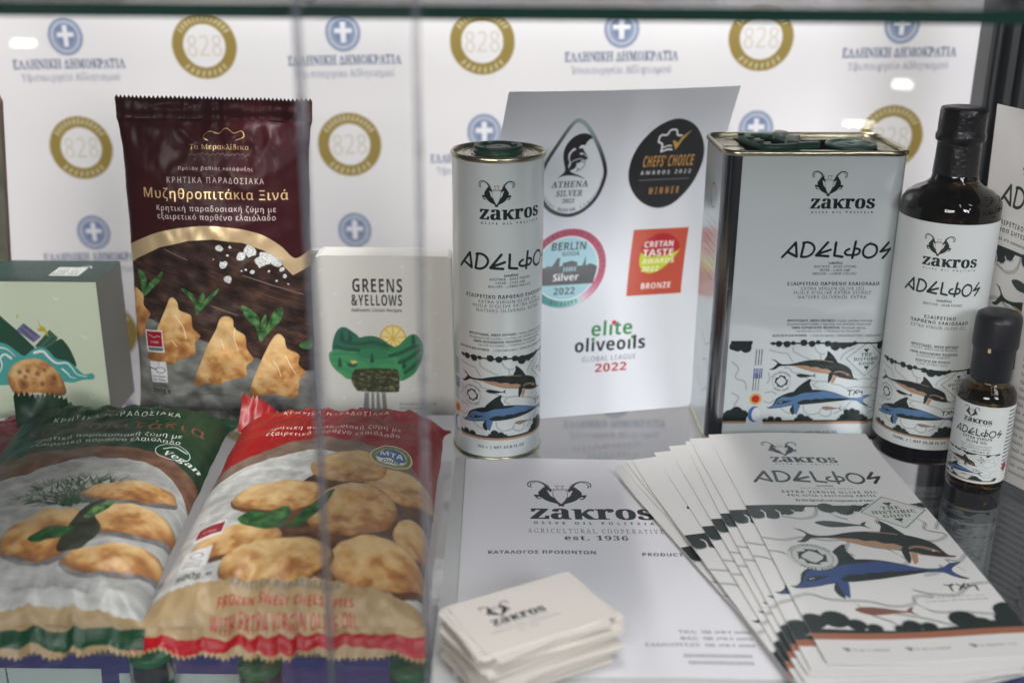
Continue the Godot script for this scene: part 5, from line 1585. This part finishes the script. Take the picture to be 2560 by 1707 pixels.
func build_papers() -> void:
	var back := mat(S(226, 226, 224), 0.7)
	# award poster leaning on the backdrop
	var bl := Vector3(-0.0365, 0.0006, -0.0485)
	var br := Vector3(0.1685, 0.0006, -0.0955)
	var tl := Vector3(-0.0115, 0.2655, -0.1690)
	var tr := Vector3(0.1985, 0.2675, -0.2080)
	var nrm := (tl - bl).cross(br - bl).normalized() * -1.0
	if nrm.z < 0:
		nrm = -nrm
	var pf := func(u: float, v: float) -> Vector3:
		var a := bl.lerp(tl, 1.0 - v)
		var b := br.lerp(tr, 1.0 - v)
		return a.lerp(b, u) + nrm * (-0.024 * 4.0 * v * (1.0 - v) + 0.034 * pow(1.0 - v, 3.0) - 0.004 * 4.0 * u * (1.0 - u) * (1.0 - v))
	sheet_thing("award_poster", "white poster with five olive oil award medals, curling against the backdrop", "poster", pf, 0.0004, printed(poster_print(), 0.35), back)
	# A4 sheet in a clear sleeve
	var sl := func(u: float, v: float) -> Vector3: return Vector3(-0.046 + u * 0.219, 0.0010 + 0.0006 * sin(u * 7.0 + v * 4.0), 0.0195 + v * 0.302)
	var slv := thing("plastic_sleeve", "milky plastic pocket lying under the information sheet", "sleeve")
	part("film", paper(16, 16, sl, 0.0003, true), mat(S(206, 208, 208), 0.25), slv)
	part("film_underside", paper(16, 16, sl, 0.0003, false), mat(S(206, 208, 208), 0.4), slv)
	var sn := noise(14, 6.0, 2)
	var sf := func(u: float, v: float) -> Vector3: return Vector3(-0.037 + u * 0.203 + v * 0.004, 0.0023 + 0.0009 * sn.get_noise_2d(u * 0.2, v * 0.29), 0.024 + v * 0.291)
	sheet_thing("information_sheet", "white information sheet with a large goat and jar emblem, lying flat", "sheet", sf, 0.0003, printed(sheet_print(), 0.5), back)
	# business cards
	var face := printed(card_print(), 0.5)
	var stock := relief(mat(S(226, 221, 213), 0.6), 4, 0.06, 0.1)
	var rng := RandomNumberGenerator.new()
	rng.seed = 77
	var card := block(0.085, 0.00050, 0.055, 0.00008)
	var ctop := grid(1, 1, func(u, v): return Vector3((u - 0.5) * 0.0848, 0, (v - 0.5) * 0.0548))
	var total := 62
	var slide := Vector2.ZERO
	for i in total:
		if i % 5 == 0:
			slide = Vector2(rng.randf_range(-0.005, 0.005), rng.randf_range(-0.004, 0.005))
		var top := i == total - 1
		var o := thing("business_card", "cream business card with goat emblem, topmost of the stack" if top else "cream business card in the stack below the topmost one", "card", Vector3(0.0125 + (0.0 if top else slide.x + rng.randf_range(-0.0012, 0.0012)), 0.0036 + i * 0.00054, 0.299 + (0.0 if top else slide.y + rng.randf_range(-0.0012, 0.0012))), "stack of business cards")
		o.rotation.y = 0.5 + (0.0 if top else rng.randf_range(-0.07, 0.07) + (0.06 if i % 10 < 5 else -0.03))
		part("card_stock", card, stock, o)
		if top:
			part("printed_face", ctop, face, o, Vector3(0, 0.00053, 0))
	# leaflets fanned out
	var lp := printed(leaflet_print(), 0.42)
	var kinds := [leaflet_mesh(1.0, -0.0015), leaflet_mesh(1.0, 0.001), leaflet_mesh(1.0, 0.0022)]
	var at := [[84.0, 55.0, 17.9], [89.0, 46.5, 16.8], [93.3, 44.0, 15.8], [97.7, 41.0, 13.1], [116.8, 29.0, 9.0], [130.0, 19.0, 7.0], [144.5, 12.0, 4.9], [148.5, 9.0, 4.6], [165.0, 3.0, 3.5]]
	var said := ["undermost leaflet of the fan, leftmost of its edges", "leaflet in the fan, second from the left", "leaflet in the fan, third from the left", "leaflet in the fan, fourth from the left, below the wide gap", "leaflet in the fan, fifth from the left", "leaflet in the fan, sixth from the left", "leaflet in the fan, seventh from the left", "leaflet in the fan just under the topmost one", "topmost leaflet of the fan, its two dolphins in full view"]
	for i in at.size():
		var o := thing("dolphin_leaflet", said[i], "leaflet", Vector3(at[i][0] / 1000.0, 0.0046 + i * 0.0011, at[i][1] / 1000.0), "leaflets fanned out on the shelf")
		o.rotation = Vector3(0.0, deg_to_rad(at[i][2]), 0.0)
		var ms: Array = kinds[(i * 2) % 3]
		part("printed_face", ms[0], lp, o)
		part("back_face", ms[1], back, o)
	# the same leaflet in Greek, stood up at the right, and an open text page before it
	var gp := printed(leaflet_print(true), 0.45)
	var gf := func(u: float, v: float) -> Vector3: return Vector3(0.3880 + u * 0.024 + 0.004 * sin(u * 3.0), 0.284 - v * 0.2836, -0.052 + u * 0.128 + 0.02 * v)
	sheet_thing("standing_leaflet", "leaflet with Greek text stood upright behind the bottles, at the right", "leaflet", gf, 0.0005, gp, back)
	var tf := func(u: float, v: float) -> Vector3: return Vector3(0.394 + u * 0.05, 0.165 - v * 0.1644, 0.035 + u * 0.10 + 0.012 * v)
	sheet_thing("text_page", "page of small text stood beside the small bottle, at the right edge", "page", tf, 0.0005, printed(page_print(), 0.5), back)

func build_other_shelves() -> void:
	# the level below, seen through the glass
	var cn := noise(21, 5.0, 4)
	var cl := part("table_cloth", grid(60, 50, func(u, v): return Vector3(-0.7 + u * 1.3, -0.362 + 0.006 * cn.get_noise_2d(u * 1.3, v * 0.7), -0.215 + v * 0.62)), relief(mat(S(30, 34, 92), 0.8), 22, 0.08, 0.5, 256, 18.0), self)
	tag(cl, "dark blue cloth on the level below the glass shelf", "cloth", "", "structure")
	var gm := glass(Color(0.03, 0.16, 0.07).linear_to_srgb())
	var capm := mat(S(52, 112, 78), 0.4)
	var sil := mat(Color(0.75, 0.76, 0.76), 0.28, 1.0)
	var pos := [Vector3(-0.257, -0.358, 0.183), Vector3(-0.176, -0.358, 0.196), Vector3(-0.0690, -0.358, 0.197)]
	var say := ["green bottle on the level below, under the gap between the bags", "green bottle on the level below, under the red bag's front edge", "green bottle on the level below, beside the information sheet"]
	for i in 3:
		var o := thing("water_bottle", say[i], "bottle", pos[i], "green bottles on the level below")
		part("glass_body", lathe([[0.0, 0.001], [0.030, 0.0], [0.034, 0.004], [0.034, 0.15], [0.030, 0.18], [0.020, 0.215], [0.0145, 0.245], [0.0135, 0.268], [0.0, 0.268]], 40), gm, o)
		part("cap_ring", lathe([[0.0146, 0.262], [0.0160, 0.2625], [0.0152, 0.2650], [0.0160, 0.2672], [0.0154, 0.2692], [0.0156, 0.2790]], 40), sil, o)
		part("screw_cap", lathe([[0.0156, 0.2788], [0.0158, 0.2800], [0.0157, 0.2840], [0.0148, 0.2852], [0.0, 0.2854]], 40), capm, o)
	var yd := Ink.new(20, 20, 2.0, S(206, 178, 60))
	var o2 := bag("yellow_pack", "yellow pack standing on the level below, under the red bag", 0.075, 0.20, 0.016, 0.014, printed(yd, 0.4), mat(S(206, 178, 60), 0.45), 51, 0.7)
	o2.position = Vector3(-0.122, -0.352, 0.215)
	var gd := Ink.new(20, 20, 2.0, S(20, 62, 44))
	o2 = bag("green_pack", "dark green pack standing on the level below, between two bottles", 0.07, 0.22, 0.018, 0.016, printed(gd, 0.35), mat(S(20, 62, 44), 0.4), 53, 0.7)
	o2.position = Vector3(-0.214, -0.352, 0.21)
	var pd := Ink.new(100, 140, 3.0, S(176, 196, 194))
	for q in [[0, 30, 40, 20, 100, 34], [10, 140, 34, 60, 30, 0], [100, 90, 60, 70, 40, 140], [0, 90, 50, 80, 100, 60]]:
		pd.stroke(Ink.smooth(V(q), false), 1.2, S(66, 84, 84))
	words(pd, 20, 60, 5, [4, 6], S(60, 80, 80), 4.0)
	words(pd, 24, 70, 5, [6, 3], S(60, 80, 80), 4.0)
	var pm := printed(pd, 0.5)
	var ax := [[-0.40, 0.20, 0.14], [-0.285, 0.205, 0.06], [0.145, 0.20, 0.08]]
	for i in 3:
		var a: Array = ax[i]
		var pf := func(u: float, v: float) -> Vector3: return Vector3(a[0] + u * 0.10, -0.10 - v * 0.26, a[1] - 0.03 * (1.0 - v))
		sheet_thing("map_leaflet", ["pale leaflet with line drawing on the level below, at the left", "pale leaflet with line drawing on the level below, beside the green bottle", "pale leaflet on the level below, under the fanned leaflets"][i], "leaflet", pf, 0.0005, pm, mat(S(200, 206, 204), 0.6))
	# the level above: only the feet of its goods show over the glass edge
	var y := 0.3820
	o2 = thing("serving_dish", "white oval dish on the shelf overhead, only its rim in view", "dish", Vector3(-0.150, y, 0.287))
	o2.scale = Vector3(1.5, 1, 0.9)
	part("dish_body", lathe([[0.0, 0.0], [0.028, 0.0], [0.030, 0.002], [0.046, 0.009], [0.050, 0.011], [0.0485, 0.0122], [0.040, 0.009], [0.028, 0.004], [0.0, 0.0036]], 56), mat(S(232, 230, 226), 0.25), o2)
	var up := [["brown_pouch", "brown pouch lying on the shelf overhead at the left", Vector3(-0.275, y, 0.334), S(26, 20, 17), 0.4], ["grey_pouch", "grey brown pouch lying on the shelf overhead, left of the red one", Vector3(-0.075, y, 0.333), S(40, 35, 31), 0.35], ["red_pouch", "red pouch lying on the shelf overhead above the round tin", Vector3(0.030, y, 0.334), S(82, 10, 16), 0.4], ["herb_pouch", "olive and red pouch lying on the shelf overhead, beside the red pouch", Vector3(0.098, y, 0.332), S(38, 36, 18), 0.4], ["wrapped_pouch", "shiny plastic wrapped pouch lying on the shelf overhead, above the large tin", Vector3(0.180, y, 0.333), S(62, 55, 50), 0.12], ["tan_pouch", "grey tan pouch lying on the shelf overhead at the right", Vector3(0.285, y, 0.333), S(46, 42, 38), 0.3], ["dark_pouch", "dark grey pouch lying on the shelf overhead, at its right end", Vector3(0.398, y, 0.330), S(36, 34, 32), 0.35]]
	for i in up.size():
		var q: Array = up[i]
		var c := Ink.new(20, 20, 2.0, q[3])
		o2 = bag(q[0], q[1], [0.17, 0.10, 0.115, 0.05, 0.13, 0.15, 0.075][i], 0.40, 0.016, 0.010, printed(c, q[4]), mat(q[3], q[4]), 80 + i * 7, 1.6, 1.5)  # unseen length added behind the front ends, to shade the shelf below
		lay(o2, q[2] + Vector3(0, 0.012, 0.0), [0.02, -0.03, 0.02, 0.04, -0.02, 0.03, 0.0][i], 0.0)
